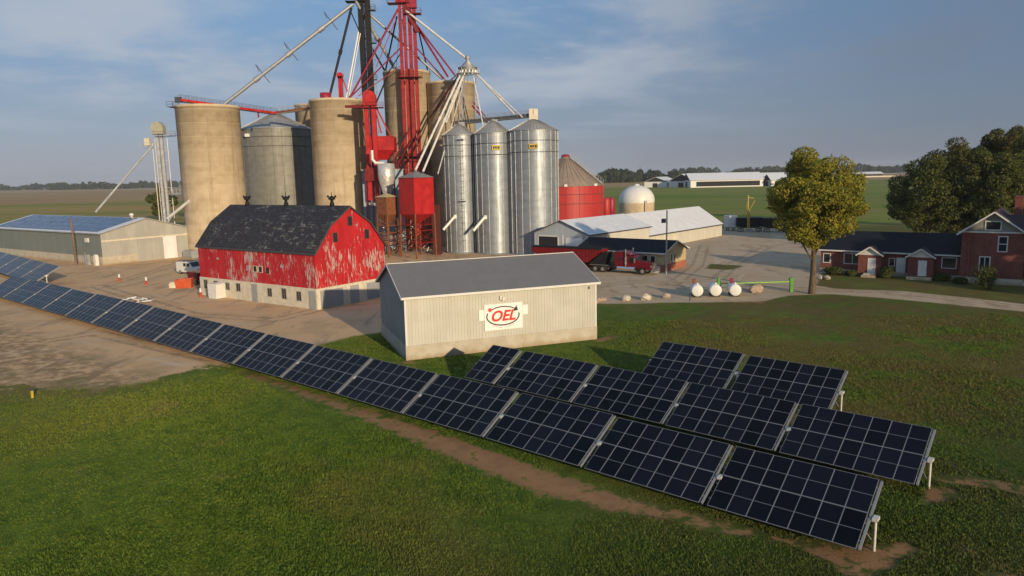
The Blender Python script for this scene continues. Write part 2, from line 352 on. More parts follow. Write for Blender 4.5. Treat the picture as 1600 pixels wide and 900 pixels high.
idx = (np.arange(ny-1)[:, None]*nx+np.arange(nx-1)[None, :]).ravel(); F = np.stack([idx, idx+1, idx+nx+1, idx+nx], 1)
me.vertices.add(len(P)); me.vertices.foreach_set('co', np.column_stack([P, Z]).astype(np.float32).ravel())
me.loops.add(F.size); me.loops.foreach_set('vertex_index', F.ravel().astype(np.int32)); me.polygons.add(len(F))
me.polygons.foreach_set('loop_start', np.arange(0, F.size, 4, dtype=np.int32)); me.polygons.foreach_set('use_smooth', np.ones(len(F), bool)); me.update(calc_edges=True)
RUTS = [[(20, 455), (150, 447), (300, 492), (430, 500), (520, 478), (600, 470)], [(1700, 492), (1500, 468), (1380, 456), (1260, 452), (1120, 438), (1000, 440), (940, 446)], [(1120, 438), (1150, 410), (1200, 385), (1290, 372)],
        [(1700, 815), (1560, 745), (1475, 712), (1400, 690)], [(0, 545), (150, 520), (260, 545), (330, 560)], [(1050, 445), (1090, 415), (1100, 385)], [(170, 445), (270, 415), (300, 400)]]
rd = np.full(len(P), -1e9)
for q_ in RUTS: rd = np.maximum(rd, sdf_line(P, [tuple(gp(u, v)) for u, v in q_], [0]*len(q_)))
for nme, arr in (('yard', ym), ('bare', bm_), ('rut', -rd)):
    a_ = me.attributes.new(nme, 'FLOAT', 'POINT'); a_.data.foreach_set('value', np.clip(arr, -50, 50).astype(np.float32))
m = Mt('ground_surface'); o = m.sepc(); X_, Y_ = o[0], o[1]
n1 = m.noise(.16, 7, .66); n2 = m.noise(.7, 6, .7); n3 = m.noise(5, 4, .7); n5 = m.noise(22, 3, .7)
def lawn_color(m, f=1.0):
    o = m.sepc(); X_, Y_ = o[0], o[1]; n1 = m.noise(.16, 7, .66); n2 = m.noise(.7, 6, .7); n3 = m.noise(5, 4, .7); n4 = m.noise(.045, 4, .6, (1, 1, 1), (7, 2, 0))
    K = lambda *c: tuple(x*f for x in c)
    lawn = m.mix(m.ramp(n2, .38, .62), K(.062, .114, .013), K(.120, .172, .021))
    lawn = m.mix(m.ramp(n3, .40, .66, 0, .55), lawn, K(.036, .058, .012)); lawn = m.mix(m.ramp(n4, .50, .60, 0, .6), lawn, K(.155, .140, .036))
    lf_ = m.ramp(m.math('ADD', X_, m.math('MULTIPLY', Y_, -.35)), -26, -52, 0, .7); lawn = m.mix(m.math('MULTIPLY', lf_, m.ramp(n2, .3, .7, .4, 1)), lawn, K(.155, .185, .024)); rt_ = m.ramp(m.math('ADD', X_, m.math('MULTIPLY', Y_, -.22)), -12, 8, 0, .85); lawn = m.mix(m.math('MULTIPLY', rt_, m.ramp(n1, .36, .56)), lawn, K(.120, .088, .030))
    near = m.ramp(m.math('ADD', Y_, m.math('MULTIPLY', X_, -.5)), 38, 22, 0, .7); lawn = m.mix(near, lawn, K(.045, .070, .014))  # foreground gloom put into the grass colour, deepest at lower right
    return m.mix(m.math('MULTIPLY', m.ramp(n1, .56, .70, 0, .7), m.ramp(n3, .4, .55)), lawn, K(.19, .145, .065))
lawn = lawn_color(m)
dirt = m.mix(m.ramp(n2, .3, .7), (.38, .20, .095), (.24, .13, .062)); dirt = m.mix(m.ramp(n3, .55, .72, 0, .5), dirt, (.20, .12, .07)); dirt = m.mix(m.ramp(n5, .5, .75, 0, .35), dirt, (.42, .27, .16))
trk = m.noise(.8, 5, .62, (.16, 1, 1), (3, 3, 3), .35); trk2 = m.noise(.5, 5, .6, (1, .22, 1), (1, 8, 3), .4)
grav = m.mix(m.ramp(m.math('ADD', X_, m.math('MULTIPLY', n1, 16)), -22, 22), (.64, .405, .215), (.47, .365, .25))
grav = m.mix(m.ramp(n1, .46, .64, 0, .6), grav, (.44, .29, .165)); grav = m.mix(m.ramp(trk, .52, .66, 0, .5), grav, (.58, .46, .34)); grav = m.mix(m.ramp(trk2, .54, .66, 0, .6), grav, (.30, .215, .14))
grav = m.mix(m.ramp(n5, .5, .75, 0, .3), grav, (.64, .49, .35))
field_noise = m.noise(1, 5, .6, (.0016, .011, 1)); fs2 = m.noise(1, 4, .6, (.004, .045, 1), (5, 1, 0))
fieldg = m.mix(m.ramp(field_noise, .40, .60), (.125, .185, .024), (.20, .215, .040)); fieldg = m.mix(m.ramp(fs2, .46, .62, 0, .75), fieldg, (.24, .20, .07))
fieldb = m.mix(m.ramp(fs2, .35, .65), (.30, .18, .075), (.40, .28, .13))
fieldL = m.mix(m.ramp(field_noise, .42, .58), (.34, .235, .065), (.22, .21, .045)); fieldL = m.mix(m.ramp(fs2, .5, .65, 0, .7), fieldL, (.42, .28, .12))
lf = m.ramp(m.math('ADD', X_, m.math('MULTIPLY', Y_, .12)), 0, 60, 1, 0)
field = m.mix(lf, fieldg, fieldL); field = m.mix(m.ramp(m.math('ADD', Y_, m.math('MULTIPLY', X_, -.35)), 820, 900), field, fieldb)
field = m.mix(m.ramp(Y_, 1500, 2300, 0, .5), field, (.42, .34, .22))
cc = m.mix(m.ramp(Y_, 205, 235), lawn, field)
jit = m.math('ADD', m.math('ADD', m.math('MULTIPLY', m.math('SUBTRACT', n1, .5), 17), m.math('MULTIPLY', m.math('SUBTRACT', n2, .5), 5)), m.math('MULTIPLY', m.math('SUBTRACT', n3, .5), 3.5))
jit2 = m.math('ADD', m.math('MULTIPLY', m.math('SUBTRACT', n2, .5), 4.2), m.math('MULTIPLY', m.math('SUBTRACT', n3, .5), 1.2))
farleft = m.ramp(X_, -32, -16, 1.0, .12)
ys_ = m.math('ADD', m.attr('yard'), m.math('MULTIPLY', jit, farleft)); bs_ = m.math('ADD', m.attr('bare'), jit2)
cc = m.mix(m.ramp(bs_, -.35, .3), cc, dirt)
rdist = m.math('ADD', m.attr('rut'), m.math('MULTIPLY', m.math('SUBTRACT', n2, .5), .8)); rut = m.ramp(m.math('ABSOLUTE', m.math('SUBTRACT', rdist, .95)), .15, .42, 1, 0)
rut2 = m.ramp(m.math('ABSOLUTE', m.math('SUBTRACT', rdist, 3.1)), .1, .5, 1, 0)
cc = m.mix(m.math('MULTIPLY', m.math('MULTIPLY', rut, m.ramp(n2, .42, .62)), .8), cc, (.17, .12, .062))
grav = m.mix(m.math('MULTIPLY', rut, m.ramp(n2, .38, .6, .2, .75)), grav, (.27, .195, .13)); grav = m.mix(m.math('MULTIPLY', rut2, m.ramp(n1, .45, .6, 0, .55)), grav, (.64, .51, .37))
front = m.math('MULTIPLY', m.ramp(m.math('ADD', m.math('ADD', Y_, m.math('MULTIPLY', X_, .86)), 0), 38, 30), 1)
grav = m.mix(m.math('MULTIPLY', front, m.ramp(n2, .42, .56, 0, .85)), grav, (.27, .175, .09)); grav = m.mix(m.math('MULTIPLY', front, m.ramp(n1, .5, .62, 0, .7)), grav, (.20, .17, .065))
edge = m.math('MULTIPLY', m.ramp(ys_, -7, -.5), front); cc = m.mix(m.math('MULTIPLY', edge, m.ramp(n2, .36, .6, .25, .95)), cc, (.17, .13, .045)); cc = m.mix(m.ramp(ys_, -.5, .4), cc, grav)
m.bump(m.math('ADD', n3, m.math('MULTIPLY', n5, .5)), .06, .7); m.out(cc, .95, 0, .1); me.materials.append(m.m)
struct(link('ground', me))

mt = Mt('grass_blades'); g0 = mt.t.nodes.new('ShaderNodeNewGeometry'); lc = lawn_color(mt, 1.06)
lc = mt.mix(mt.math('MULTIPLY', mt.ramp(g0.outputs['Random Per Island'], .45, 1), .45), lc, (.17, .22, .04)); lc = mt.mix(mt.math('MULTIPLY', mt.ramp(g0.outputs['Random Per Island'], .35, 0), .4), lc, (.06, .07, .02)); mt.out(lc, .8, 0, .1)
M['tuft'] = mt.m
# grass tufts near the camera (uncountable)
def tufts():
    n = 330000; ang = rng.uniform(-.72, .74, n); d0, d1 = 23., 82.
    u = rng.uniform(0, 1, n); d = np.exp(np.log(d0)+u*(np.log(d1)-np.log(d0))); x = d*np.tan(ang); y = d
    y = d + 0*ang; P = np.stack([x, y], 1); ym, bm2 = masks(P)
    e = np.sin(x*.9+1.3*np.sin(y*.7))*np.cos(y*.8+x*.3)
    fl = np.clip((-18-P[:, 0])/10, 0, 1); keep = (ym < -.2+.6*e-fl*rng.uniform(0, 4.5, n)) & (bm2 < -.25+.35*e) & ~((sdf_poly(P, [(-10.2, 65.7), (8.8, 72.8), (5, 84.6), (-14, 77.6)]) > -.1))
    P = P[keep]; n = len(P); h = rng.uniform(.05, .15, n)*(1+.8*(np.sin(P[:, 0]*.5+2)*np.sin(P[:, 1]*.37) > .1)*rng.uniform(0, 1, n)); h *= .6
    nb = 3; V = np.zeros((n, nb, 3, 3), np.float32)
    for b in range(nb):
        a = rng.uniform(0, 2*PI, n); ln = rng.uniform(.2, 1.1, n)*h; w = rng.uniform(.025, .055, n)
        bx = P[:, 0]+rng.normal(0, .05, n); by = P[:, 1]+rng.normal(0, .05, n)
        V[:, b, 0] = np.stack([bx-np.sin(a)*w, by+np.cos(a)*w, np.zeros(n)-.02], 1); V[:, b, 1] = np.stack([bx+np.sin(a)*w, by-np.cos(a)*w, np.zeros(n)-.02], 1)
        V[:, b, 2] = np.stack([bx+np.cos(a)*ln, by+np.sin(a)*ln, h], 1)
    return V.reshape(-1, 3)
def tri_mesh(name, V, k_=3):
    me = bpy.data.meshes.new(name); nv = len(V); me.vertices.add(nv); me.vertices.foreach_set('co', V.astype(np.float32).ravel())
    me.loops.add(nv); me.loops.foreach_set('vertex_index', np.arange(nv, dtype=np.int32)); me.polygons.add(nv//k_)
    me.polygons.foreach_set('loop_start', np.arange(0, nv, k_, dtype=np.int32)); me.update(calc_edges=True); return me
me = tri_mesh('grass', tufts()); me.materials.append(M['tuft']); g_ = link('grass', me); g_['kind'] = 'stuff'; g_['label'] = 'short green lawn grass around the solar tables'; g_['category'] = 'grass'

# ------------------------------------------------------------ solar tables
TILT = .5148; W7 = 7.05; SL = 4.1; HB = .70; YAW = -.7103
def module_mesh():
    b = MB(); w, l = 1.0, 2.03; t = .018
    b.box((t, t, -.03), (w-t, l-t, -.004), 0)
    for a_, c_ in (((0, 0, -.04), (w, t, 0)), ((0, l-t, -.04), (w, l, 0)), ((0, t, -.04), (t, l-t, 0)), ((w-t, t, -.04), (w, l-t, 0))): b.box(a_, c_, 1)
    b.box((t, l/2-.010, -.004), (w-t, l/2+.010, -.001), 1)
    return b.mesh('solar_module', [M['cell'], M['alu']])
MOD = module_mesh(); up_ = Vector((0, math.cos(TILT), math.sin(TILT))); nrm = Vector((0, -math.sin(TILT), math.cos(TILT)))
mrot = Matrix.Rotation(TILT, 4, 'X')
def rack(ncol, left_post=False):
    w = ncol*1.007; fr = MB(); O = Vector((0, 0, HB))
    for s_ in (.5, 1.5, 2.6, 3.6): a = O+up_*s_-nrm*.09; fr.beam(a+Vector((-w-.12, 0, 0)), a+Vector((.12, 0, 0)), .06, .08)
    fr.beam(Vector((.12, 0, HB))+up_*.05-nrm*.10, Vector((.12, 0, HB))+up_*4.05-nrm*.10, .10, .12)
    return fr, w
def post_mb(x):
    b = MB(); p = Vector((x, 0, HB))+up_*1.95; py = p.y
    if x < 0: p.z -= .42
    b.tube((x, py, -.3), (x, py, p.z-.12), .062, n=10); b.box((x-.12, py-.2, p.z-.16), (x+.12, py+.22, p.z-.02), 0); return b, p
RACK = {}
for nc in (7, 3):
    fr, w = rack(nc); tb = MB(); cy = (Vector((0, 0, HB))+up_*1.95)
    tb.tube((-w-.25, cy.y, cy.z-.22), (.42, cy.y, cy.z-.22), .07, n=8)
    br = MB()
    for xx in (.20, -w+.5, -w/2): br.beam((xx, cy.y+.05, .45), Vector((xx, 0, HB))+up_*1.0-nrm*.12, .05)
    po, _ = post_mb(.36); pl, _ = post_mb(-w/2)
    RACK[nc] = (fr.mesh('rail_frame', M['alu']), tb.mesh('cross_tube', M['galvpost']), br.mesh('brace', M['alu']), po.mesh('post', M['galvpost']), pl.mesh('post', M['galvpost']))
def solar_table(xy, label, group, ncol=7, scale=1.0, yaw=YAW, ph=0, drop=0.):
    t = thing('solar_table', label, 'solar panels', (xy[0], xy[1], 0), yaw, group); t.scale = (scale,)*3
    for nme, me in zip(('rail_frame', 'cross_tube', 'brace', 'post', 'post'), RACK[ncol]): link(nme, me, t)
    for r_ in range(2):
        for c_ in range(ncol):
            o = link('solar_module', MOD, t); p = Vector((-(c_+1)*1.007, 0, HB))+up_*(r_*2.05)
            o.matrix_local = Matrix.Translation(p) @ mrot @ Matrix.Rotation(random.uniform(-.006, .006), 4, 'X')
    return t
ORD = ['first', 'second', 'third', 'fourth', 'fifth', 'sixth', 'seventh', 'eighth', 'ninth', 'tenth', 'eleventh', 'twelfth', 'thirteenth', 'fourteenth', 'fifteenth', 'sixteenth', 'seventeenth']
FB = [(14.62, 29.02), (9.05, 33.75), (3.50, 38.60), (-2.2, 43.60), (-8.02, 48.55), (-13.75, 53.50), (-19.6, 58.45), (-25.5, 63.4), (-31.5, 68.35), (-37.5, 73.4), (-43.7, 78.6), (-50.0, 83.9), (-56.3, 89.2), (-62.5, 94.4), (-68.8, 99.7), (-75.1, 105.0), (-81.4, 110.3)]
for i in range(16):
    a = np.array(FB[i]); b = np.array(FB[i+1]); d = a-b; sc_ = np.hypot(*d)/7.50; yw = math.atan2(d[1], d[0])
    lab = 'dark solar table at the near right end of the front row' if i == 0 else 'solar table in the long front row, %s from its right end' % ORD[i]
    solar_table(a, lab, 'solar tables in the long front row', 7, sc_, yw)
RB = [(20.62, 35.3), (15.05, 40.30), (9.5, 45.3), (3.9, 50.25), (-1.8, 55.35)]
labs = ['solar table at the right end of the second row, with a post beside it', 'solar table second from the right end of the second row', 'middle solar table of the five in the second row', 'solar table second from the left end of the second row', 'narrow solar table three modules wide at the left end of the second row']
for i, a in enumerate(RB): solar_table(a, labs[i], 'solar tables in the second row', 3 if i == 4 else 7, 1.0, -.725)
for i, a in enumerate([(21.35, 47.25), (15.75, 52.6)]): solar_table(a, ['right solar table of the short rear row', 'left solar table of the short rear row'][i], 'solar tables in the short rear row', 7, 1.0, -.72)
for i in range(5): solar_table((-80.2-6.55*i, 119.6+6.3*i), 'solar table in the back row by the grey shed' + [', at its right end', ', second from its right end', ', third from its right end', ', fourth from its right end', ', cut off by the left edge'][i], 'solar tables by the long grey shed', 7, 1.2, -.765)

# ------------------------------------------------------------ buildings
def gable_parts(root, L, W, ez, pz, mw, mr, found=0, mf=None, over=.35, thick=.12, trim=None, gambrel=None, back_over=None, start=0.0, doors=True):
    """local frame: x along ridge, y to the back, walls from z=found"""
    prof = [(0, found), (0, ez)] + ([(gambrel[0], gambrel[1])] if gambrel else []) + [(W/2, pz)] + ([(W-gambrel[0], gambrel[1])] if gambrel else []) + [(W, ez), (W, found)]
    b = MB(); b.prism([(start, y, z) for y, z in prof], (L-start, 0, 0)); part('wall', b, mw, root)
    if found > 0:
        b = MB(); b.box((start-.08, -.08, -.5), (L+.08, W+.08, found)); part('foundation', b, mf or M['found'], root)
    rp = prof[1:-1]; b = MB()
    s0 = (rp[1][1]-rp[0][1])/(rp[1][0]-rp[0][0]); ln = math.hypot(1, s0); y0 = -over/ln; z0 = rp[0][1]-over*s0/ln
    op = [(y0, z0)]+list(rp[1:-1])+[(W-y0, z0)]; up = [(y, z+.02) for y, z in op]; tp = [(y, z+thick+.02) for y, z in op]
    poly = up+tp[::-1]
    b.prism([(start-over, y, z) for y, z in poly], (L-start+2*over, 0, 0)); rf = part('roof', b, mr, root)
    if trim:
        b = MB()
        b.beam((start-over, y0-.02, z0+.04), (L+over, y0-.02, z0+.04), .10, .22); b.beam((start-over, W-y0+.02, z0+.04), (L+over, W-y0+.02, z0+.04), .10, .22)
        for xx in (start-over-.03, L+over+.03):
            for i in range(len(op)-1): b.beam((xx, op[i][0], op[i][1]+.03), (xx, op[i+1][0], op[i+1][1]+.03), .05, .2)
        part('fascia', b, trim, root)
    return rf
def window(root, x0, x1, z0, z1, y=0.0, axis='x', fr=None, side=-1, mull=True, t=.07, pane=None):
    """window on a local wall; axis x: wall runs along x at given y, side -1 faces -y"""
    f = MB(); g = MB(); fr = fr or M['trim']
    def bx(mb, a0, a1, b0, b1, d0, d1):
        if axis == 'x': mb.box((a0, y+side*d0, b0), (a1, y+side*d1, b1))
        else: mb.box((y+side*d0, a0, b0), (y+side*d1, a1, b1))
    bx(g, x0+t, x1-t, z0+t, z1-t, .0, .03)
    for a0, a1, b0, b1 in ((x0, x1, z0, z0+t), (x0, x1, z1-t, z1), (x0, x0+t, z0+t, z1-t), (x1-t, x1, z0+t, z1-t)): bx(f, a0, a1, b0, b1, -.01, .07)
    if mull: c = (x0+x1)/2; bx(f, c-t*.35, c+t*.35, z0+t, z1-t, .0, .06)
    w = part('window', f, fr, root); part('pane', g, pane or M['glass'], w); return w
def door(root, x0, x1, z0, z1, y=0.0, axis='x', side=-1, m=None, knob=True, name='door'):
    f = MB()
    if axis == 'x': f.box((x0, y+side*-.01, z0), (x1, y+side*.06, z1))
    else: f.box((y+side*-.01, x0, z0), (y+side*.06, x1, z1))
    d = part(name, f, m or M['white'], root)
    if knob:
        h = MB(); zc_ = z0+(z1-z0)*.48
        if axis == 'x': h.box((x1-.18, y+side*.06, zc_-.04), (x1-.08, y+side*.12, zc_+.04))
        else: h.box((y+side*.06, x1-.18, zc_-.04), (y+side*.12, x1-.08, zc_+.04))
        part('handle', h, M['slate'], d)
    return d

# cream building with the sign (real rib geometry on the near wall)
rz = math.atan2(7.1, 18.57); root = thing('steel_building', 'cream ribbed steel building with grey roof and a red lettered logo sign', 'building', (-10, 65.88, 0), rz)
Lb, Wb = 19.9, 12.0
gable_parts(root, Lb, Wb, 6.0, 8.35, M['siding'], M['greyroof'], 1.35, M['found'], .35, .10, M['trim'])
def ribs(L, z0, z1, y, side, axis='x', pitch=.30, x0=0.06):
    b = MB(); x = x0
    while x < L-.05:
        jit_ = 0
        if axis == 'x': b.box((x-.035, y, z0), (x+.035, y+side*.035, z1))
        else: b.box((y, x-.035, z0), (y+side*.035, x+.035, z1 if not callable(z1) else z1))
        x += pitch
    return b
part('wall_ribs', ribs(Lb, 1.36, 5.9, 0, -1), M['siding'], root)
b = MB()
x = .2
while x < Wb-.1:
    zt = 6.0+(8.35-6.0)*(1-abs(x-Wb/2)/(Wb/2))-.15; b.box((0, x-.035, 1.36), (-.035, x+.035, zt)); x += .3
b2 = b; part('gable_ribs', b2, M['gable_shade_door'], root)
b = MB(); b.add([(-.012, 0, 1.36), (-.012, Wb, 1.36), (-.012, Wb, 6.0), (-.012, Wb/2, 8.33), (-.012, 0, 6.0)], [(0, 1, 2, 3, 4)]); part('gable_cladding', b, M['gable_shade_door'], root)  # darker than the front siding: shade of the sunless gable as colour
b = MB(); b.box((-.05, -.06, 1.36), (.12, -.04, 5.95)); b.box((Lb-.12, -.06, 1.36), (Lb+.05, -.04, 5.95)); part('corner_trim', b, M['trim'], root)
b = MB(); b.box((-.35, Wb/2-.12, 8.47), (Lb+.35, Wb/2+.12, 8.53)); part('ridge_cap', b, M['trim'], root)
b = MB(); b.box((9.35, -.22, 5.02), (9.55, -.04, 5.42)); b.box((9.55, -.34, 4.98), (9.80, -.06, 5.10)); b.box((9.60, -.30, 5.10), (9.85, -.12, 5.28)); part('wall_lamp', b, M['trim'], root)
b = MB(); b.box((19.0, -.14, 5.35), (19.12, -.04, 5.6)); part('vent', b, M['slate'], root)
# sign
sroot = thing('logo_sign', 'white wall sign with red letters OEL inside a black oval arrow', 'sign')
sroot.matrix_world = root.matrix_world if False else Matrix.Translation((-10, 65.88, 0)) @ Matrix.Rotation(rz, 4, 'Z') @ Matrix.Translation((7.75, -.06, 2.05))
SW, SH = 3.95, 2.58
b = MB(); b.box((0, -.05, 0), (SW, 0, SH)); part('board', b, M['signwhite'], sroot)
b = MB(); b.box((-.55, -.03, 1.05), (-.02, 0, 2.1)); b.box((SW+.02, -.03, 1.3), (SW+.6, 0, 2.25)); part('side_strip', b, M['signwhite'], sroot)
b = MB(); cx, cz, ra, rb = SW*.485, SH*.53, SW*.425, SH*.355
def arc(a0, a1, wid, n=40):
    for i in range(n):
        t0 = a0+(a1-a0)*i/n; t1 = a0+(a1-a0)*(i+1)/n; vs = []
        for t in (t0, t1):
            for rr in (-1, 1): vs.append((cx+(ra+rr*wid/2)*math.cos(t), -.056, cz+(rb+rr*wid/2)*math.sin(t)))
        b.add(vs, [(0, 1, 3, 2)])
arc(R(40), R(143), .11); arc(R(158), R(372), .13)
t = R(40); b.add([(cx+ra*math.cos(t)-.28, -.057, cz+rb*math.sin(t)-.22), (cx+ra*math.cos(t)+.30, -.057, cz+rb*math.sin(t)-.16), (cx+ra*math.cos(t)+.14, -.057, cz+rb*math.sin(t)+.34)], [(0, 1, 2)])
part('oval_arrow', b, M['signblack'], sroot, rc=False)
b = MB(); c = (SW*.145, -.058, SH*.79)
pts = []
for i in range(22):
    a = 2*PI*i/22+PI/2; rr = .27 if i % 2 == 0 else .15; pts.append((c[0]+rr*math.cos(a), c[1], c[2]+rr*math.sin(a)))
b.add(pts, [tuple(range(22))]); part('leaf_emblem', b, M['signred'], sroot, rc=False)
def text(body, size, mat, shear, loc, parent, offset=.0, sx=1.0, name='lettering'):
    cu = bpy.data.curves.new(name, 'FONT'); cu.body = body; cu.size = size; cu.shear = shear; cu.offset = offset; cu.extrude = .004; cu.align_x = 'CENTER'; cu.align_y = 'CENTER'
    ob = bpy.data.objects.new(name, cu); col.objects.link(ob); dg = bpy.context.evaluated_depsgraph_get(); me = bpy.data.meshes.new_from_object(ob.evaluated_get(dg)); bpy.data.objects.remove(ob)
    me.transform(Matrix.Rotation(PI/2, 4, 'X') @ Matrix.Diagonal((sx, 1, 1, 1))); me.transform(Matrix.Translation(loc)); me.materials.clear(); me.materials.append(mat); return link(name, me, parent)
text('OEL', 1.42, M['signred'], .30, (SW*.475, -.062, SH*.515), sroot, .045, 1.0)
b = MB()
for i in range(34):   # illegible curved small print
    if i in (9, 16, 24): continue
    t = R(232)+R(80)*i/33; x_ = cx+(ra+.02)*math.cos(t)*.98; z_ = cz+(rb+.20)*math.sin(t)-.02; b.box((x_-.026, -.055, z_-.045), (x_+.022, -.051, z_+.045*random.uniform(.4, 1)))
part('small_print', b, M['grey'], sroot)

# red barn
C_ = (-25.59, 93.5); A_ = (-47.32, 108.75); rz = math.atan2(C_[1]-A_[1], C_[0]-A_[0]); Lb, Wb = 26.5, 12.7
root = thing('red_barn', 'peeling red barn with a black gambrel roof on a concrete base', 'barn', (A_[0], A_[1], 0), rz)
gable_parts(root, Lb, Wb, 7.5, 13.2, M['barnred'], M['shingle'], 2.75, M['cream'], .3, .14, M['slate'], (2.75, 10.85))
for x0, x1, z0, z1 in ((4.6, 5.4, 5.5, 6.0), (13.3, 14.2, 4.25, 5.15), (14.5, 15.4, 4.25, 5.15), (16.1, 17.0, 4.2, 5.1), (11.7, 12.5, 4.3, 5.2), (19.3, 20.2, 5.1, 5.7)):
    op = (x0, ) ; window(root, x0, x1, z0, z1, 0, 'x', M['cream'] if 13 < x0 < 15 else M['barnred'], -1, False, .06, M['darkvoid'] if x0 > 13 and x0 < 17 else M['grey'])
for x0, z0, z1 in ((1.0, 1.1, 2.4), (3.6, 1.3, 2.4), (6.5, 1.2, 2.3), (9.1, 1.2, 2.4), (16.3, 1.0, 2.2), (19.4, .9, 2.4), (22.5, .9, 2.2)): window(root, x0, x0+1.0, z0, z1, -.08, 'x', M['shadegrey'], -1, True, .08)
door(root, 12.7, 14.0, .0, 2.5, -.08, 'x', -1, M['grey'])
door(root, 25.0, 26.4, .0, 2.45, -.08, 'x', -1, M['gable_shade_door'])
for y0, y1, z0, z1 in ((3.25, 4.05, 8.6, 9.9), (9.0, 9.8, 8.6, 9.9), (6.0, 6.8, 10.6, 11.9)):
    window(root, y0, y1, z0, z1, Lb, 'y', M['slate'], 1, False, .05, M['darkvoid'])
for y0, y1, mm in ((.5, 4.4, 'gable_shade_door'), (5.7, 7.3, 'gable_shade_door'), (8.8, 12.2, 'grey')): door(root, y0, y1, .05, 2.4, Lb+.08, 'y', 1, M[mm], False)
for i, xx in enumerate((4.0, 13.3, 23.2)):
    b = MB(); b.lathe([(.0, 0), (.34, 0), (.30, .5), (.22, .55), (.2, .9), (.42, .95), (.5, 1.1), (.34, 1.32), (.05, 1.5), (.04, 2.0), (0, 2.0)], 14)
    for s_ in (-1, 1): b.tube((0, 0, 1.2), (s_*.7, 0, 1.35), .07); b.lathe([(0, 1.2), (.16, 1.3), (.16, 1.45), (0, 1.6)], 8, 0, (s_*.75, 0))
    o = part('roof_ventilator', b, M['black'], root); o.location = (xx, Wb/2, 13.2)
b = MB()
for i in range(10): b.beam((25.5+i*.9, -3.6-i*.0, .12), (26.2+i*.9, -3.2, .12), .12) if False else None

# long grey shed at left, solar roof
rz = math.atan2(-.565, .825); root = thing('long_shed', 'long grey-green farm shed with solar modules on its roof', 'shed', (-130.6, 181.9, 0), rz); Lb, Wb = 54.0, 19.8
gable_parts(root, Lb, Wb, 6.7, 9.3, M['bluewall2'], M['paleroof'], 1.75, M['found'], .4, .12, M['grey'])
b = MB(); b.add([(Lb+.015, 0, 1.75), (Lb+.015, Wb, 1.75), (Lb+.015, Wb, 6.7), (Lb+.015, Wb/2, 9.3), (Lb+.015, 0, 6.7)], [(0, 1, 2, 3, 4)]); part('gable_cladding', b, M['gablewall'], root)
b = MB(); b.box((Lb+.02, .1, 4.9), (Lb+.1, Wb-.1, 5.25)); part('gable_band', b, M['cream'], root)
door(root, 7.6, 13.3, .0, 4.95, Lb+.09, 'y', 1, M['gablewall'], False, 'sliding_door'); door(root, 13.4, 16.6, .0, 4.95, Lb+.14, 'y', 1, M['paleroof'], False, 'sliding_door')
door(root, 16.7, 19.4, .0, 4.95, Lb+.09, 'y', 1, M['gablewall'], False, 'sliding_door')
sl = math.atan2(2.6, 9.9); b = MB()
for r_ in range(4):
    for c_ in range(44):
        x0 = 1.2+c_*1.15; u0 = .5+r_*2.35
        def pt(x, u): return (x, u*math.cos(sl), 6.7+u*math.sin(sl)+.23)
        vs = [pt(x0, u0), pt(x0+1.09, u0), pt(x0+1.09, u0+2.28), pt(x0, u0+2.28)]; vs2 = [(v[0], v[1], v[2]-.05) for v in vs]
        b.add(vs+vs2, [(0, 1, 2, 3), (4, 7, 6, 5), (0, 4, 5, 1), (1, 5, 6, 2), (2, 6, 7, 3), (3, 7, 4, 0)])
b2_ = part('roof_solar_array', b, plain('blue_roof_cells', (.022, .045, .12), .2, 0, .25, .8, .6), root)
b = MB(); b.lathe([(0, 0), (.35, 0), (.35, .5), (.5, .55), (.45, .9), (0, 1.05)], 12); o = part('roof_ventilator', b, M['white'], root); o.location = (48.5, Wb/2, 9.35)
b = MB(); b.box((Lb-6.3, -.3, 4.7), (Lb-5.0, -.02, 5.6)); part('wall_box', b, M['white'], root)
b = MB(); b.box((Lb-5.6, -1.2, 0), (Lb-4.9, -.5, 2.1)); b.box((Lb-4.5, -1.2, 0), (Lb-4.0, -.6, 2.2)); b.box((Lb-5.8, -1.3, .0), (Lb-3.8, -.4, .15)); b.box((Lb-5.6, -.9, 2.1), (Lb-5.5, -.8, 2.6)); solo_m = Matrix.Translation((-130.6, 181.9, 0)) @ Matrix.Rotation(rz, 4, 'Z')
b.v = [tuple(solo_m @ Vector(v)) for v in b.v]; solo('electrical_cabinet', b, M['grey'], 'grey electrical cabinets on a pad beside the long shed', 'cabinet')
b = MB(); b.box((Lb-1.8, -1.1, 0), (Lb-.9, -.4, 2.1)); b.box((Lb-1.7, -1.0, 2.1), (Lb-1.0, -.5, 2.3)); b.v = [tuple(solo_m @ Vector(v)) for v in b.v]; solo('propane_tank', b, M['white'], 'small white cabinet at the near corner of the long shed', 'cabinet').name = 'white_cabinet'
b = MB(); b.box((Lb-1.2, 17.4, 0), (Lb+2.2, 19.3, 1.7)); b.box((Lb+.2, 17.2, .35), (Lb+2.35, 17.39, 1.5)); b.v = [tuple(solo_m @ Vector((v[0]+3.5, v[1]-.8, v[2]))) for v in b.v]; solo('fuel_tank', b, M['grey'], 'grey box tank at the far corner of the long shed gable', 'tank')

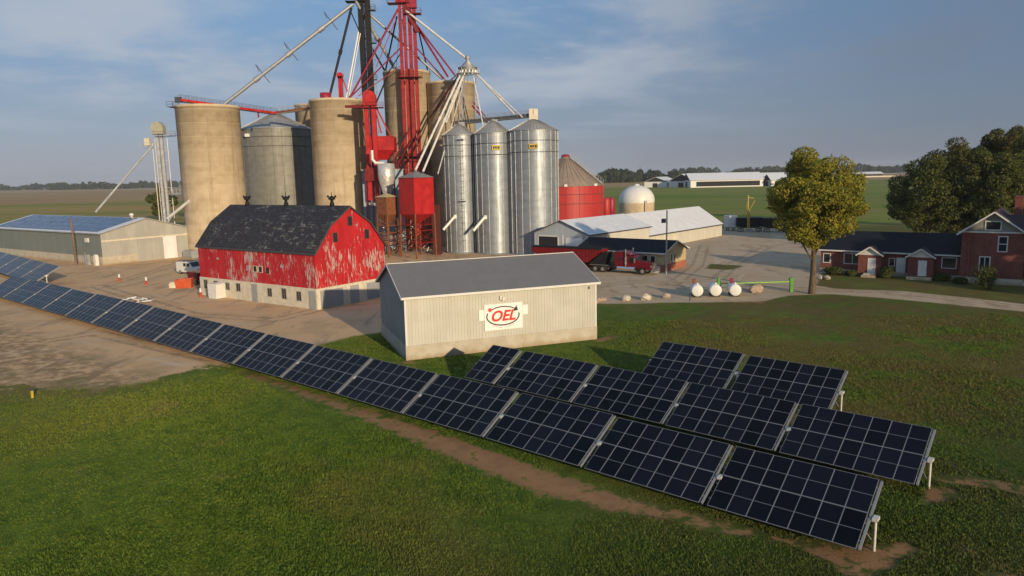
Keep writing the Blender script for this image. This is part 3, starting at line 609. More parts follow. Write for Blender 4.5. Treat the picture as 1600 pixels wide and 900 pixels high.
# long pale building at right of the bins
rz = math.atan2(.77, .63); root = thing('storage_building', 'long pale storage building with a shiny steel roof and two garage doors', 'building', (15.4, 141.6, 0), rz)
gable_parts(root, 24.5, 13.6, 5.1, 7.7, M['creamwall'], M['paleroof'], 0, None, .35, .12, M['slate'])
b = MB(); b.add([(-.015, 0, 0), (-.015, 13.6, 0), (-.015, 13.6, 5.1), (-.015, 6.8, 7.7), (-.015, 0, 5.1)], [(0, 1, 2, 3, 4)]); part('gable_cladding', b, ribbed('shade_blue_gable', (.40, .44, .47), .4, (1, 1), .5, 0, .05, .92), root)  # bluish tone of the gable in shade, painted into its cladding
door(root, 1.5, 5.6, 0, 4.3, -.02, 'y', -1, M['paleroof'], False, 'garage_door'); door(root, 7.6, 12.4, 0, 4.4, -.02, 'y', -1, M['darkvoid'], False, 'garage_opening')
b = MB(); b.box((-.1, 7.3, 0), (-.03, 7.6, 4.7)); b.box((-.1, 12.4, 0), (-.03, 12.7, 4.7)); b.box((-.1, 7.3, 4.4), (-.03, 12.7, 4.7)); b.box((-.1, 6.2, 0), (-.03, 6.6, 4.9)); b.box((-.1, .2, 0), (-.03, .6, 5)); part('door_frame', b, M['trim'], root)
b = MB(); rr = [(24.5, -.05, 0), (24.5, -.05, 3.0)]
prof = [(0, 0), (0, 3.2), (6.8, 7.55), (13.6, 3.2), (13.6, 0)]; b.prism([(24.55, y, z) for y, z in prof], (39.5, 0, 0)); part('wall', b, M['creamwall'], root)
b = MB(); b.prism([(24.2, -.35, 2.98), (24.2, 6.8, 7.57), (24.2, 13.95, 2.98), (24.2, 13.95, 3.12), (24.2, 6.8, 7.70), (24.2, -.35, 3.12)], (40.2, 0, 0)); part('roof', b, M['paleroof'], root)
b = MB(); b.beam((24.2, -.38, 3.0), (64.4, -.38, 3.0), .10, .26); part('gutter', b, M['slate'], root)
for i, xx in enumerate((27, 31, 35.5)): door(root, xx, xx+2.6, 0, 2.6, -.02, 'x', -1, M['cream'], False, 'bay_door')

# site office with dark roof
rz = math.atan2(-.6, .8); root = thing('site_office', 'small tan office with dark roof and brick lower walls', 'office', (12.3, 132.6, 0), rz)
gable_parts(root, 17, 9.6, 3.35, 5.0, M['tan'], M['blackroof'], 0, None, .5, .12, M['trim'])
b = MB(); b.box((-.05, -.05, 0), (17.05, 9.65, 1.25)); part('brick_base', b, M['brick2'], root)
for y0 in (2.9, 4.2): window(root, y0, y0+.9, 1.4, 2.9, 17.0, 'y', M['trim'], 1, False, .1)
for x0 in (13.2, 14.6): window(root, x0, x0+1.0, 1.3, 2.8, 0, 'x', M['trim'], -1, False, .1)
for x0 in (4, 8): window(root, x0, x0+1.2, 1.4, 2.6, 0, 'x', M['trim'], -1, False, .08)
b = MB(); b.box((14.0, -1.0, 0), (16.6, -.1, .9)); b.box((14.0, -1.05, .9), (16.6, -.05, 1.0)); part('porch_rail', b, M['trim'], root)

# brick house (gable end towards camera)
rz = math.atan2(.79, .61); root = thing('brick_house', 'two-storey red brick house with white gable trim and a chimney', 'house', (71.9, 100.4, 0), rz)
gable_parts(root, 11, 7.6, 7.5, 10.35, M['brick'], M['brownroof'], .9, M['found'], .75, .14, M['trim'])
b = MB(); b.add([(-.02, .3, 7.55), (-.02, 7.3, 7.55), (-.02, 3.8, 10.2)], [(0, 1, 2)]); part('gable_board', b, M['shadegrey'], root)
b = MB(); b.box((-.12, -.1, 7.38), (.0, 7.7, 7.58)); part('gable_sill', b, M['trim'], root)
window(root, 2.9, 4.9, 7.75, 9.1, -.03, 'y', M['trim'], -1, False, .14)
window(root, 2.0, 3.2, 4.7, 7.0, 0, 'y', M['trim'], -1, False, .14); b = MB(); b.box((-.07, 2.1, 5.8), (.0, 3.1, 5.9)); part('sash', b, M['trim'], root)
window(root, 3.9, 5.3, 1.9, 4.0, 0, 'y', M['trim'], -1, True, .14); window(root, 3.4, 5.3, .25, .85, -.1, 'y', M['trim'], -1, False, .14)
b = MB(); b.box((6.5, .9, 8.2), (7.5, 1.9, 12.2)); b.box((6.42, .82, 12.2), (7.58, 1.98, 12.4)); ch = part('chimney', b, M['brick'], root)
b = MB(); b.prism([(2.5, -5.5, 7.3), (6, -5.5, 9.7), (9.5, -5.5, 7.3)], (0, 9.0, 0)); part('side_roof', b, M['brownroof'], root)
b = MB(); b.box((2.8, -5.2, 0), (9.2, -.0, 7.3)); part('side_wing', b, M['brick'], root)
b = MB(); b.box((.6, -2.6, 3.4), (2.8, -.0, 3.55)); b.tube((.7, -2.4, 0), (.7, -2.4, 3.4), .09); b.tube((.7, -.3, 0), (.7, -.3, 3.4), .09); b.box((.5, -2.7, 0), (2.8, 0, .5)); part('porch', b, M['trim'], root)
b = MB(); b.tube((-.08, 6.6, .9), (-.08, 6.6, 7.4), .05); part('downpipe', b, M['brick2'], root)

# low house with two gabled porches
rz = math.atan2(-.61, .79); root = thing('low_house', 'low dark-roofed brick bungalow with two white gabled porches', 'house', (51.3, 118.9, 0), rz)
gable_parts(root, 20.0, 9, 3.9, 6.5, M['brick'], M['blackroof'], .7, M['found'], .45, .12, M['trim'])
window(root, 3.6, 6.2, 1.6, 3.4, 0, 'x', M['trim'], -1, True, .12); window(root, 17.4, 19.4, 1.7, 3.4, 0, 'x', M['trim'], -1, False, .12); window(root, .4, 1.6, 1.6, 3.2, 0, 'x', M['trim'], -1, False, .12)
door(root, 11.3, 12.6, .7, 3.0, 0, 'x', -1, M['white']); window(root, 10.2, 11.1, 1.6, 2.9, 0, 'x', M['trim'], -1, False, .1)
def porch(x0, x1, pz, ez, d, wallm, dx):
    w_ = x1-x0; b = MB(); b.prism([(x0, -d, .5), (x0, -d, ez), ((x0+x1)/2, -d, pz), (x1, -d, ez), (x1, -d, .5)], (0, d-.02, 0)); pw = part('porch_wall', b, wallm, root)
    b = MB(); o_ = .35; cx_ = (x0+x1)/2; s_ = (pz-ez)/(w_/2)
    b.prism([(x0-o_, -d-.35, ez-o_*s_), (cx_, -d-.35, pz+.02), (x1+o_, -d-.35, ez-o_*s_), (x1+o_, -d-.35, ez-o_*s_+.14), (cx_, -d-.35, pz+.17), (x0-o_, -d-.35, ez-o_*s_+.14)], (0, d+1.6, 0)); part('porch_roof', b, M['brownroof'], root)
    b = MB(); b.add([(x0, -d-.02, ez+.02), (x1, -d-.02, ez+.02), (cx_, -d-.02, pz)], [(0, 1, 2)])
    b.beam((x0-o_, -d-.38, ez-o_*s_+.05), (cx_, -d-.38, pz+.08), .05, .2); b.beam((x1+o_, -d-.38, ez-o_*s_+.05), (cx_, -d-.38, pz+.08), .05, .2); b.box((x0, -d-.05, ez-.08), (x1, -d-.0, ez+.1)); part('porch_gable', b, M['trim'], root)
    door(root, dx, dx+1.15, .6, 2.95, -d, 'x', -1, M['white'])
porch(6.2, 9.5, 4.6, 3.5, 2.0, M['brick'], 7.6); porch(13.2, 16.6, 4.6, 3.5, 2.0, M['brick'], 14.6)
b = MB(); b.box((7.0, -3.4, 0), (9.0, -2.1, .35)); b.box((7.2, -2.9, .35), (8.9, -2.1, .6)); b.box((13.2, -2.9, 0), (16.6, -2.1, .45)); part('front_steps', b, M['found'], root)

# far barns
def far_barn(u, v, Yd, W, L, ez, pz, ang, label, mw='white', gable='darkvoid'):
    p = at(u, v, Yd); root = thing('far_barn', label, 'barn', (p.x, Yd, 0), R(ang), 'white barns across the field')
    gable_parts(root, L, W, ez, pz, M[mw], M['paleroof'], 0, None, 1, .3, M['slate'])
    b = MB(); b.add([(-.3, .3, ez), (-.3, W-.3, ez), (-.3, W/2, pz-.2)], [(0, 1, 2)]); part('gable_board', b, M[gable], root)
    b = MB(); b.box((-.4, W*.42, 0), (-.2, W*.62, ez*.75)); part('door', b, M['darkvoid'], root)
    b = MB(); b.box((L*.08, -.5, 1.2), (L*.95, -.2, ez*.78)); part('side_opening', b, M['darkvoid'], root); return root
far_barn(1042, 293, 830, 26, 60, 6.5, 11.5, 66, 'white far barn with dark gable, leftmost across the field')
far_barn(1085, 293, 800, 30, 72, 7.0, 14.5, 55, 'white far barn with broad dark gable, second from the left across the field')
far_barn(1079, 294, 780, 34, 78, 8, 15, 0, 'long low white far barn with a dark open front behind the field')
far_barn(1180, 294, 790, 26, 40, 9, 14, 2, 'white far barn with a square block front, left of the golden maple')
far_barn(1205, 294, 770, 26, 48, 6.5, 12.5, -1, 'long white far barn partly hidden by the golden maple')
far_barn(1335, 271, 1500, 30, 60, 5, 9, 0, 'small far barn with a reddish wall near the horizon right of the maple', 'brick')

# ------------------------------------------------------------ silos and bins
def silo(u, Yc, d, top, label, hood=None):
    p = at(u, 285, Yc); t = thing('concrete_silo', label, 'silo', (p.x, Yc, 0), random.uniform(0, 1), 'tall concrete silos'); r_ = d/2
    b = MB(); b.lathe([(r_, -.5), (r_, top-.6), (r_+.12, top-.6), (r_+.12, top), (r_-.2, top), (r_-.2, top-.4), (0, top-.1)], 64); part('silo_wall', b, M['conc'], t)
    b = MB()
    for zz in np.arange(3, top-1, 3.0): b.lathe([(r_, zz), (r_+.03, zz+.015), (r_+.03, zz+.07), (r_, zz+.085)], 64)
    part('hoop', b, M['conc'], t); return t
silo(334, 172, 14.0, 34.2, 'broad concrete silo at the far left with a red conveyor on top')
silo(534.5, 178, 13.2, 35.6, 'concrete silo behind the barn with a red box on its rim')
silo(642.5, 184.5, 11.5, 42.7, 'tallest concrete silo, behind the red elevator leg')
silo(709, 183, 11.7, 39.7, 'dark stained concrete silo right of the red elevator leg')
silo(500, 214, 11.5, 38.2, 'concrete silo mostly hidden behind the weathered steel bin')
def grain_bin(u, Yc, d, ez, pz, label, wall='galv', nst=22, ring=2.3, name='grain_bin', group=None, ladder=None, plate=None, roofm='galv_roof'):
    p = at(u, 285, Yc); t = thing(name, label, 'grain bin', (p.x, Yc, 0), 0, group); r_ = d/2
    b = MB(); b.lathe([(r_, 0), (r_, ez)], 72); b.lathe([(r_+.25, -.3), (r_+.25, .25), (r_, .25)], 48); part('bin_wall', b, M[wall], t, rc=False)
    b = MB(); b.lathe([(r_+.2, ez-.05), (r_+.2, ez+.08), (r_*.12, pz), (r_*.12, pz+.35), (0, pz+.4)], 72)
    for i in range(nst*2):
        a = 2*PI*i/(nst*2); b.beam((math.cos(a)*(r_+.15), math.sin(a)*(r_+.15), ez+.12), (math.cos(a)*r_*.14, math.sin(a)*r_*.14, pz+.04), .05, .07)
    part('bin_roof', b, M[roofm], t, rc=False)
    b = MB()
    for i in range(nst):
        a = 2*PI*(i+.3)/nst; b.beam((math.cos(a)*(r_+.05), math.sin(a)*(r_+.05), 0), (math.cos(a)*(r_+.05), math.sin(a)*(r_+.05), ez), .10, .08)
    part('stiffeners', b, M['pipe'] if wall == 'galv' else M[wall], t)
    b = MB()
    for zz in (ez-2.2, ez-4.6): b.lathe([(r_+.09, zz), (r_+.16, zz+.02), (r_+.16, zz+.1), (r_+.09, zz+.12)], 60)
    part('wind_ring', b, M['slate'], t)
    return t, r_
def ladder_on(t, r_, ang, z0, z1):
    c, s_ = math.cos(ang), math.sin(ang); b = MB(); q = lambda rr, off, z: (c*rr-s_*off, s_*rr+c*off, z)
    for off in (-.25, .25): b.tube(q(r_+.25, off, z0), q(r_+.25, off, z1), .04, n=6)
    for z in np.arange(z0, z1, .5): b.tube(q(r_+.25, -.25, z), q(r_+.25, .25, z), .025, n=5)
    for z in np.arange(z0+2.5, z1, 1.3):
        pts = [q(r_+.25, -.4, z), q(r_+.7, -.45, z), q(r_+1.0, 0, z), q(r_+.7, .45, z), q(r_+.25, .4, z)]
        for a_, b_ in zip(pts, pts[1:]): b.tube(a_, b_, .03, n=5)
    for zc_ in (z0+(z1-z0)*.45, z1-.4): b.box(*[tuple(Vector(q(r_+.9, 0, zc_))-Vector((.8, .5, .05))), tuple(Vector(q(r_+.9, 0, zc_))+Vector((.8, .5, .05)))])
    part('caged_ladder', b, M['pipe'], t)
def plate_on(t, r_, ang, z):
    c, s_ = math.cos(ang), math.sin(ang); q = lambda rr, off, zz: (c*rr-s_*off, s_*rr+c*off, zz); b = MB()
    b.add([q(r_+.2, -.95, z-.5), q(r_+.2, .95, z-.5), q(r_+.2, .95, z+.5), q(r_+.2, -.95, z+.5)], [(0, 1, 2, 3)]); pl = part('name_plate', b, M['yellow'], t, rc=False)
    b = MB()
    for i, (a0, a1) in enumerate(((-.75, -.35), (-.25, .1), (.25, .7))):
        b.add([q(r_+.22, a0, z-.25), q(r_+.22, a1, z-.25), q(r_+.22, a1, z+.25), q(r_+.22, a0, z+.25)], [(0, 1, 2, 3)])
    part('plate_mark', b, M['signblack'], pl, rc=False)
def chute_on(t, r_, ang, z):
    b = MB(); c, s_ = math.cos(ang), math.sin(ang); p = Vector((c*r_, s_*r_, z)); q_ = p+Vector((-2.6, -1.4, -2.9)); b.tube(p, q_, .33, n=12); b.tube(p+Vector((0, 0, .3)), p-Vector((0, 0, .5)), .45, n=8); part('outlet_spout', b, M['pipe_white'], t)
GB = 'three slim steel bins in a row'
t, r_ = grain_bin(720, 164, 7.5, 25.9, 28.4, 'leftmost slim steel bin with a caged ladder', nst=16, group=GB); ladder_on(t, r_, R(-80), .5, 25.4); chute_on(t, r_, R(-110), 8.3)
t, r_ = grain_bin(772, 161, 8.2, 26.0, 28.8, 'middle slim steel bin with a yellow plate near its rim', nst=16, group=GB); plate_on(t, r_, R(-80), 22.9); chute_on(t, r_, R(-120), 8.2)
t, r_ = grain_bin(834.5, 159, 10.6, 26.3, 28.8, 'widest and shiniest of the slim steel bins, at their right end', nst=20, group=GB); plate_on(t, r_, R(-92), 22.9)
t, r_ = grain_bin(437, 202, 19.4, 30.5, 34.9, 'large weathered steel bin between the concrete silos', wall='galv_old', nst=26)
b = MB(); b.box((-5.4, -9.2, 28.4), (-4.2, -8.4, 29.2)); part('hatch', b, M['white'], t)
t, r_ = grain_bin(884, 197, 20.2, 13.9, 21.2, 'wide red steel bin with a brownish cone roof', wall='redbin', nst=18, roofm='brown_roof_steel')
b = MB(); b.lathe([(1.1, 21.0), (1.1, 22.0), (.3, 22.3), (0, 22.3)], 16); part('roof_cap', b, M['maroon'], t)
b = MB(); b.tube((1.2, -.8, 21.4), (9.2, -5.6, 14.4), .22, n=8)
for i in range(14):
    f = i/13; a = Vector((1.2, -1.3, 21.7)).lerp(Vector((9.4, -6.1, 14.5)), f); b.tube(a, a+Vector((0, 0, 1.0)), .035, n=5)
b.tube((1.2, -1.3, 22.7), (9.4, -6.1, 15.5), .035, n=5); b.tube((1.2, -1.3, 22.2), (9.4, -6.1, 15.0), .03, n=5); part('roof_stair', b, M['pipe'], t)
for (u, v, Yd, z0, z1, s_) in ((866, 233, 190, 0, 0, 1),): pass
b = MB(); b.box((-1.2, -10.4, 13.8), (-.4, -10.0, 14.4)); b.box((6.8, -7.6, 13.8), (7.6, -7.0, 14.4)); part('roof_hatch', b, M['white'], t)
for u, label, mm in ((947, 'small upright red tank beside the wide red bin', 'redbin'), (955, 'small upright dark crimson tank behind the red one', 'maroon')):
    p = at(u, 300, 214+(u-947)*.4); b = MB(); b.lathe([(0, 0), (1.15, 0), (1.15, 9.2), (.9, 9.7), (0, 9.9)], 24); b.v = [(x+p.x, y+p.y, z) for x, y, z in b.v]; b.tube((p.x-.8, p.y-.8, 9.7), (p.x-.8, p.y-.8, 10.2), .1); solo('upright_tank', b, M[mm], label, 'tank')
# domed silo
p = at(995, 300, 235); t = thing('domed_silo', 'short concrete silo with a white dome behind the long pale building', 'silo', (p.x, 235, 0)); r_ = 5.6
b = MB(); b.lathe([(r_, -.3), (r_, 7.4)], 48)
for zz in np.arange(.6, 7.2, .9): b.lathe([(r_, zz), (r_+.05, zz+.02), (r_+.05, zz+.08), (r_, zz+.1)], 48)
part('silo_wall', b, M['conc'], t, rc=False)
b = MB(); b.lathe([(r_+.05, 7.4), (r_+.1, 8.2)]+[((r_+.08)*math.cos(a), 8.2+4.8*math.sin(a)) for a in np.linspace(.05, PI/2, 12)], 40); b.lathe([(.9, 12.8), (.9, 13.2), (0, 13.5)], 12); part('dome', b, M['white'], t, rc=False)
b = MB(); b.box((1.6, -5.9, 0), (2.3, -5.4, 8.2)); part('chute', b, M['conc'], t)

# ------------------------------------------------------------ elevator legs
def leg(u0, v0, u1, Yd, ztop, base, label, mat, name='elevator_leg', tw=1.0, gap=1.3, ang=0.):
    return None
def pipe_part(root, o, p, q, r_, mat, name='spout', coup=0, n=8):
    b = MB(); p = Vector(p)-o; q = Vector(q)-o; b.tube(p, q, r_, n=n)
    for i in range(coup):
        f = (i+1)/(coup+1); c = p.lerp(q, f); d = (q-p).normalized(); b.tube(c-d*r_*1.8, c+d*r_*1.8, r_*1.45, n=n)
    return part(name, b, M[mat], root)
def trunk_pair(root, x, y, z0, z1, w, gap, mat, flange=True):
    for s_ in (-1, 1):
        b = MB(); b.box((x+s_*gap/2-w/2, y-w/2, z0), (x+s_*gap/2+w/2, y+w/2, z1))
        if flange:
            for zz in np.arange(z0+2.5, z1, 2.5): b.box((x+s_*gap/2-w/2-.05, y-w/2-.05, zz), (x+s_*gap/2+w/2+.05, y+w/2+.05, zz+.1))
        part('trunk', b, M[mat], root)
def rail_platform(root, c, hx, hy, mat):
    b = MB(); x, y, z = c; b.box((x-hx, y-hy, z-.08), (x+hx, y+hy, z))
    for sx in (-1, 0, 1):
        for sy in (-1, 1): b.tube((x+sx*hx, y+sy*hy, z), (x+sx*hx, y+sy*hy, z+1.1), .03, n=5)
    for zz in (.55, 1.1):
        for sy in (-1, 1): b.tube((x-hx, y+sy*hy, z+zz), (x+hx, y+sy*hy, z+zz), .03, n=5)
        for sx in (-1, 1): b.tube((x+sx*hx, y-hy, z+zz), (x+sx*hx, y+hy, z+zz), .03, n=5)
    part('platform', b, M[mat], root)

# tall black leg
p = at(580, 240, 180); o = Vector((p.x, 180, 0)); root = thing('elevator_leg', 'tall black elevator leg rising out of the top of the picture', 'grain elevator', o)
trunk_pair(root, 0, 0, 0, 66, 1.25, 1.55, 'black')
b = MB()
for zz in np.arange(8, 64, 4.5): b.beam((-.9, 0, zz), (.9, 0, zz+3), .12); b.beam((-.9, -.5, zz), (.9, -.5, zz), .14)
part('lacing', b, M['slate'], root)
b = MB()
for sx in (.0, .5): b.tube((1.65+sx, -.2, 2), (1.65+sx, -.2, 62), .045, n=5)
for zz in np.arange(2, 62, .6): b.tube((1.65, -.2, zz), (2.15, -.2, zz), .03, n=4)
part('ladder', b, M['grey'], root)
rail_platform(root, (-1.8, 0, 58.5), 2.4, 1.3, 'black'); rail_platform(root, (1.6, 0, 49.0), .9, .9, 'slate'); rail_platform(root, (1.7, 0, 56.5), 1.0, .9, 'slate'); rail_platform(root, (1.4, 0, 40.5), .9, .9, 'slate')
b = MB(); b.box((-2.4, -1.2, 62), (2.4, 1.2, 68)); part('head', b, M['black'], root)
A = lambda u, v, Yd: at(u, v, Yd)
pipe_part(root, o, A(350, 163, 172), A(551, 7, 179), .42, 'pipe_grey', 'spout', 3)
for f, sg in ((.52, 1), (.30, -1), (.83, 1)):   # spout stays
    c = A(350, 163, 172).lerp(A(551, 7, 179), f); b = MB(); b.tube(c-o+Vector((-1.6, 0, 2.2)), c-o+Vector((1.4, 0, -2.0)), .09, n=5); b.tube(c-o+Vector((-1.6, 0, 2.2)), c-o+Vector((-.9, 0, .6)), .07, n=5); part('spout_stay', b, M['slate'], root)
pipe_part(root, o, A(549, 12, 179), A(515, 150, 177), .30, 'black', 'spout', 1)
pipe_part(root, o, A(560, 50, 179), A(541, 153, 178), .20, 'pipe_white'); pipe_part(root, o, A(563, 52, 179), A(545, 153, 178), .12, 'pipe_white')
pipe_part(root, o, A(556, 2, 179), A(620, 113, 186), .40, 'pipe_grey', 'spout', 1); pipe_part(root, o, A(577, 22, 181), A(692, 124, 186), .30, 'pipe_grey', 'spout', 1)
pipe_part(root, o, A(575, 64, 181), A(602, 112, 188), .22, 'black'); pipe_part(root, o, A(548, 18, 179), A(563, 52, 180), .14, 'black')
# tall red leg
p = at(645, 230, 176); o = Vector((p.x, 176, 0)); root = thing('elevator_leg', 'tall bright red elevator leg with four trunks and a fan of spouts', 'grain elevator', o)
trunk_pair(root, -1.25, 0, 0, 59, .68, 1.0, 'redleg'); trunk_pair(root, .95, .4, 0, 56, .78, 1.12, 'redleg')
rail_platform(root, (.0, -.2, 40.3), 2.9, 1.6, 'darkred'); rail_platform(root, (-1.9, 0, 57.0), 2.6, 1.3, 'darkred'); rail_platform(root, (1.2, 0, 54.6), 2.0, 1.2, 'darkred'); rail_platform(root, (.4, -.6, 18.0), 3.6, 2.0, 'darkred'); rail_platform(root, (-1.0, -.6, 22.0), 3.6, 1.8, 'darkred')
b = MB(); b.box((-2.6, -.9, 57.2), (-.2, .9, 60.4)); b.prism([(-2.9, -.9, 59.2), (.2, -.9, 59.2), (-.6, -.9, 62), (-2.2, -.9, 62)], (0, 1.8, 0)); b.tube((-1.4, -.98, 58.7), (-1.4, .98, 58.7), 1.2, n=16); part('head', b, M['red'], root)
b = MB(); b.box((.0, -.8, 55.9), (2.2, .8, 63)); part('head', b, M['maroon'], root)
b = MB(); b.prism([(-1.0, -.6, 56), (1.8, -.6, 50.5), (2.8, -.6, 50.5), (.2, -.6, 57)], (0, 1.2, 0)); part('discharge_box', b, M['darkred'], root)
b = MB()
for sx, sy in ((-3.3, -1.3), (3.0, -1.3), (-3.3, 1.3), (3.0, 1.3)): b.beam((sx, sy, 0), (sx, sy, 22), .22)
for zz in np.arange(0, 21, 4.2):
    b.beam((-3.3, -1.3, zz), (3.0, -1.3, zz+4.2), .13); b.beam((3.0, -1.3, zz), (-3.3, -1.3, zz+4.2), .13); b.beam((-3.3, -1.3, zz+4.2), (3.0, -1.3, zz+4.2), .15)
part('support_frame', b, M['darkred'], root)
for a, c, rr, mm in (((622, 14, 176), (545, 156, 176), .24, 'maroon'), ((633, 68, 176), (541, 158, 176), .17, 'maroon'), ((646, 33, 176), (700, 120, 184), .24, 'maroon'), ((650, 38, 176), (712, 119, 184), .20, 'maroon'),
                     ((652, 76, 176), (695, 124, 184), .15, 'maroon'), ((620, 26, 177), (602, 112, 188), .20, 'black'), ((629, 30, 177), (636, 108, 185), .16, 'black'), ((655, 52, 177), (668, 110, 187), .17, 'black'), ((605, 120, 176), (588, 160, 172), .18, 'black'),
                     ((628, 12, 176), (731, 93, 170), .26, 'pipe_white'), ((630, 100, 176), (560, 150, 172), .10, 'maroon'), ((628, 80, 176), (604, 118, 180), .12, 'black'), ((619, 30, 176), (588, 104, 173), .10, 'maroon'), ((626, 20, 176), (612, 200, 170), .07, 'slate'), ((640, 200, 175), (598, 290, 168), .16, 'darkred'), ((645, 215, 175), (606, 285, 168), .14, 'darkred')):
    pipe_part(root, o, A(*a), A(*c), rr, mm)
# distributor with its fan of spouts
p = at(731, 105, 170); o = Vector((p.x, 170, 0)); root = thing('grain_distributor', 'grey rotary distributor with a fan of galvanised spouts above the slim bins', 'distributor', o); zd = p.z
b = MB(); b.lathe([(0, zd+2.6), (.5, zd+2.5), (.6, zd+1.8), (.3, zd+1.5), (2.0, zd-.2), (2.0, zd-.7), (0, zd-.9)], 20); b.lathe([(2.05, zd-.25), (2.05, zd-.05), (2.3, zd-.05), (2.3, zd-.25)], 20); part('hopper_head', b, M['pipe_grey'], root)
b = MB()
for i in range(14): a = 2*PI*i/14; b.tube((math.cos(a)*1.7, math.sin(a)*1.7, zd-.5), (math.cos(a)*1.9, math.sin(a)*1.9, zd-1.3), .22, n=8)
for i in range(12): a = 2*PI*i/12; b.tube((math.cos(a)*2.6, math.sin(a)*2.6, zd-1.4), (math.cos(a)*2.6, math.sin(a)*2.6, zd-.3), .03, n=4)
b.lathe([(2.0, zd-1.45), (2.7, zd-1.45), (2.7, zd-1.38), (2.0, zd-1.38)], 20); part('outlet_ring', b, M['pipe_white'], root)
for a, c, rr, mm, cp in (((722, 111, 170), (649, 266, 153), .25, 'pipe_white', 1), ((726, 113, 170), (661, 268, 153), .24, 'pipe_white', 1), ((729, 113, 170), (684, 272, 160), .16, 'pipe', 0), ((727, 112, 170), (697, 192, 163), .18, 'pipe_white', 0),
                         ((738, 112, 170), (756, 202, 161), .17, 'pipe_white', 0), ((742, 113, 170), (803, 178, 159), .20, 'pipe_white', 2), ((744, 115, 170), (816, 183, 159), .18, 'pipe_white', 1), ((732, 113, 170), (722, 195, 164), .12, 'pipe_grey', 0), ((728, 113, 170), (716, 193, 164), .12, 'pipe_grey', 0),
                         ((722, 110, 170), (703, 126, 182), .18, 'pipe_white', 0), ((716, 118, 171), (672, 184, 180), .15, 'darkred', 0), ((720, 122, 171), (676, 190, 180), .10, 'rust', 0), ((738, 165, 172), (768, 200, 168), .22, 'maroon', 0), ((740, 160, 172), (765, 190, 168), .14, 'maroon', 0)):
    pipe_part(root, o, A(*a), A(*c), rr, mm, 'spout', cp)
b = MB()
for sx, sy in ((-1.6, -1.2), (1.6, -1.2), (-1.6, 1.2), (1.6, 1.2)): b.beam((sx, sy, 30), (sx, sy, zd-1.4), .16)
part('support_frame', b, M['pipe_grey'], root)
# short red leg
p = at(580, 210, 166); o = Vector((p.x, 166, 0)); root = thing('elevator_leg', 'shorter bright red elevator leg with a domed head beside the silo', 'grain elevator', o)
trunk_pair(root, 0, 0, 12, 34.5, .95, 1.65, 'red'); b = MB(); b.tube((0, -.95, 34.9), (0, .95, 34.9), 1.42, n=20); b.box((-1.45, -.9, 33.0), (1.45, .9, 34.9)); part('head', b, M['red'], root)
b = MB(); b.box((-1.6, -1, 18.2), (1.7, 1, 19.3)); b.box((-1.8, -1.1, 16.4), (1.8, 1.1, 18.2)); part('boot', b, M['darkred'], root); rail_platform(root, (-.3, 0, 32.6), 3.4, 1.4, 'darkred')
b = MB(); b.box((-5.5, -.4, 32.7), (-1.4, .4, 33.2)); part('catwalk', b, M['darkred'], root)
pipe_part(root, o, A(583, 158, 166), A(596, 208, 166), .18, 'red'); pipe_part(root, o, A(584, 160, 166), A(610, 212, 167), .18, 'red')
b = MB()
for sx in (-1.6, 1.6):
    for sy in (-1, 1): b.beam((sx, sy, 0), (sx, sy, 16.4), .2)
part('support_frame', b, M['darkred'], root)
def world_box(mb, u0, v0, u1, v1, Yd, dep_, mi=0):
    a = at(u0, v1, Yd); c = at(u1, v0, Yd); mb.box((a.x, Yd, a.z), (c.x, Yd+dep_, c.z), mi)
# red surge hopper
a = at(578, 250, 166.5); c = at(615, 213, 166.5); o = Vector(((a.x+c.x)/2, 168.5, 0)); root = thing('surge_hopper', 'bright red square surge hopper hung between the elevator legs', 'hopper', o); w = (c.x-a.x)/2
b = MB(); zt, zb, zm = c.z, a.z, a.z+2.2; vs = []
for z, f in ((zt, 1), (zm, 1), (zb, .35)):
    for sx, sy in ((-1, -1), (1, -1), (1, 1), (-1, 1)): vs.append((sx*w*f, sy*2.2*f, z))
b.add(vs, [(0, 3, 2, 1)]+[(i, (i+1) % 4, 4+(i+1) % 4, 4+i) for i in range(4)]+[(4+i, 4+(i+1) % 4, 8+(i+1) % 4, 8+i) for i in range(4)]+[(8, 9, 10, 11)]); part('hopper_body', b, M['red'], root)
b = MB(); b.beam((-w, -2.25, zt), (w, -2.25, zt), .12, .25); b.beam((-w, -2.25, zm), (w, -2.25, zm), .1, .14); part('rim', b, M['red'], root)
b = MB()
for sx in (-1, 1):
    for sy in (-1, 1): b.beam((sx*w*.92, sy*2.0, 0), (sx*w*.92, sy*2.0, zm), .2)
part('support_leg', b, M['darkred'], root)
# cyclone
a = at(603, 256, 163.0); o = Vector((a.x, 163, 0)); root = thing('dust_cyclone', 'pale grey cone-bottomed dust cyclone with a bent white pipe', 'cyclone', o); z = a.z
b = MB(); b.lathe([(0, z+.2), (1.9, z), (1.9, z-3), (.5, z-8.5), (.5, z-10), (0, z-10)], 24); part('cone', b, M['pipe'], root)
b = MB(); b.tube((-2.9, -.4, z+3.0), (-2.9, -.4, z+.9), .33); b.tube((-2.9, -.4, z+1.0), (-2.2, -.4, z+.2), .33); b.tube((-2.3, -.4, z+.25), (-.2, -.4, z+.15), .33); part('bent_pipe', b, M['pipe_white'], root)
b = MB(); 
for sx in (-1.6, 1.6): b.beam((sx, 0, 0), (sx, 0, z-3), .2)
for zz in np.arange(2, z-4, 3): b.beam((-1.6, 0, zz), (1.6, 0, zz+3), .12)
part('support_frame', b, M['slate'], root)
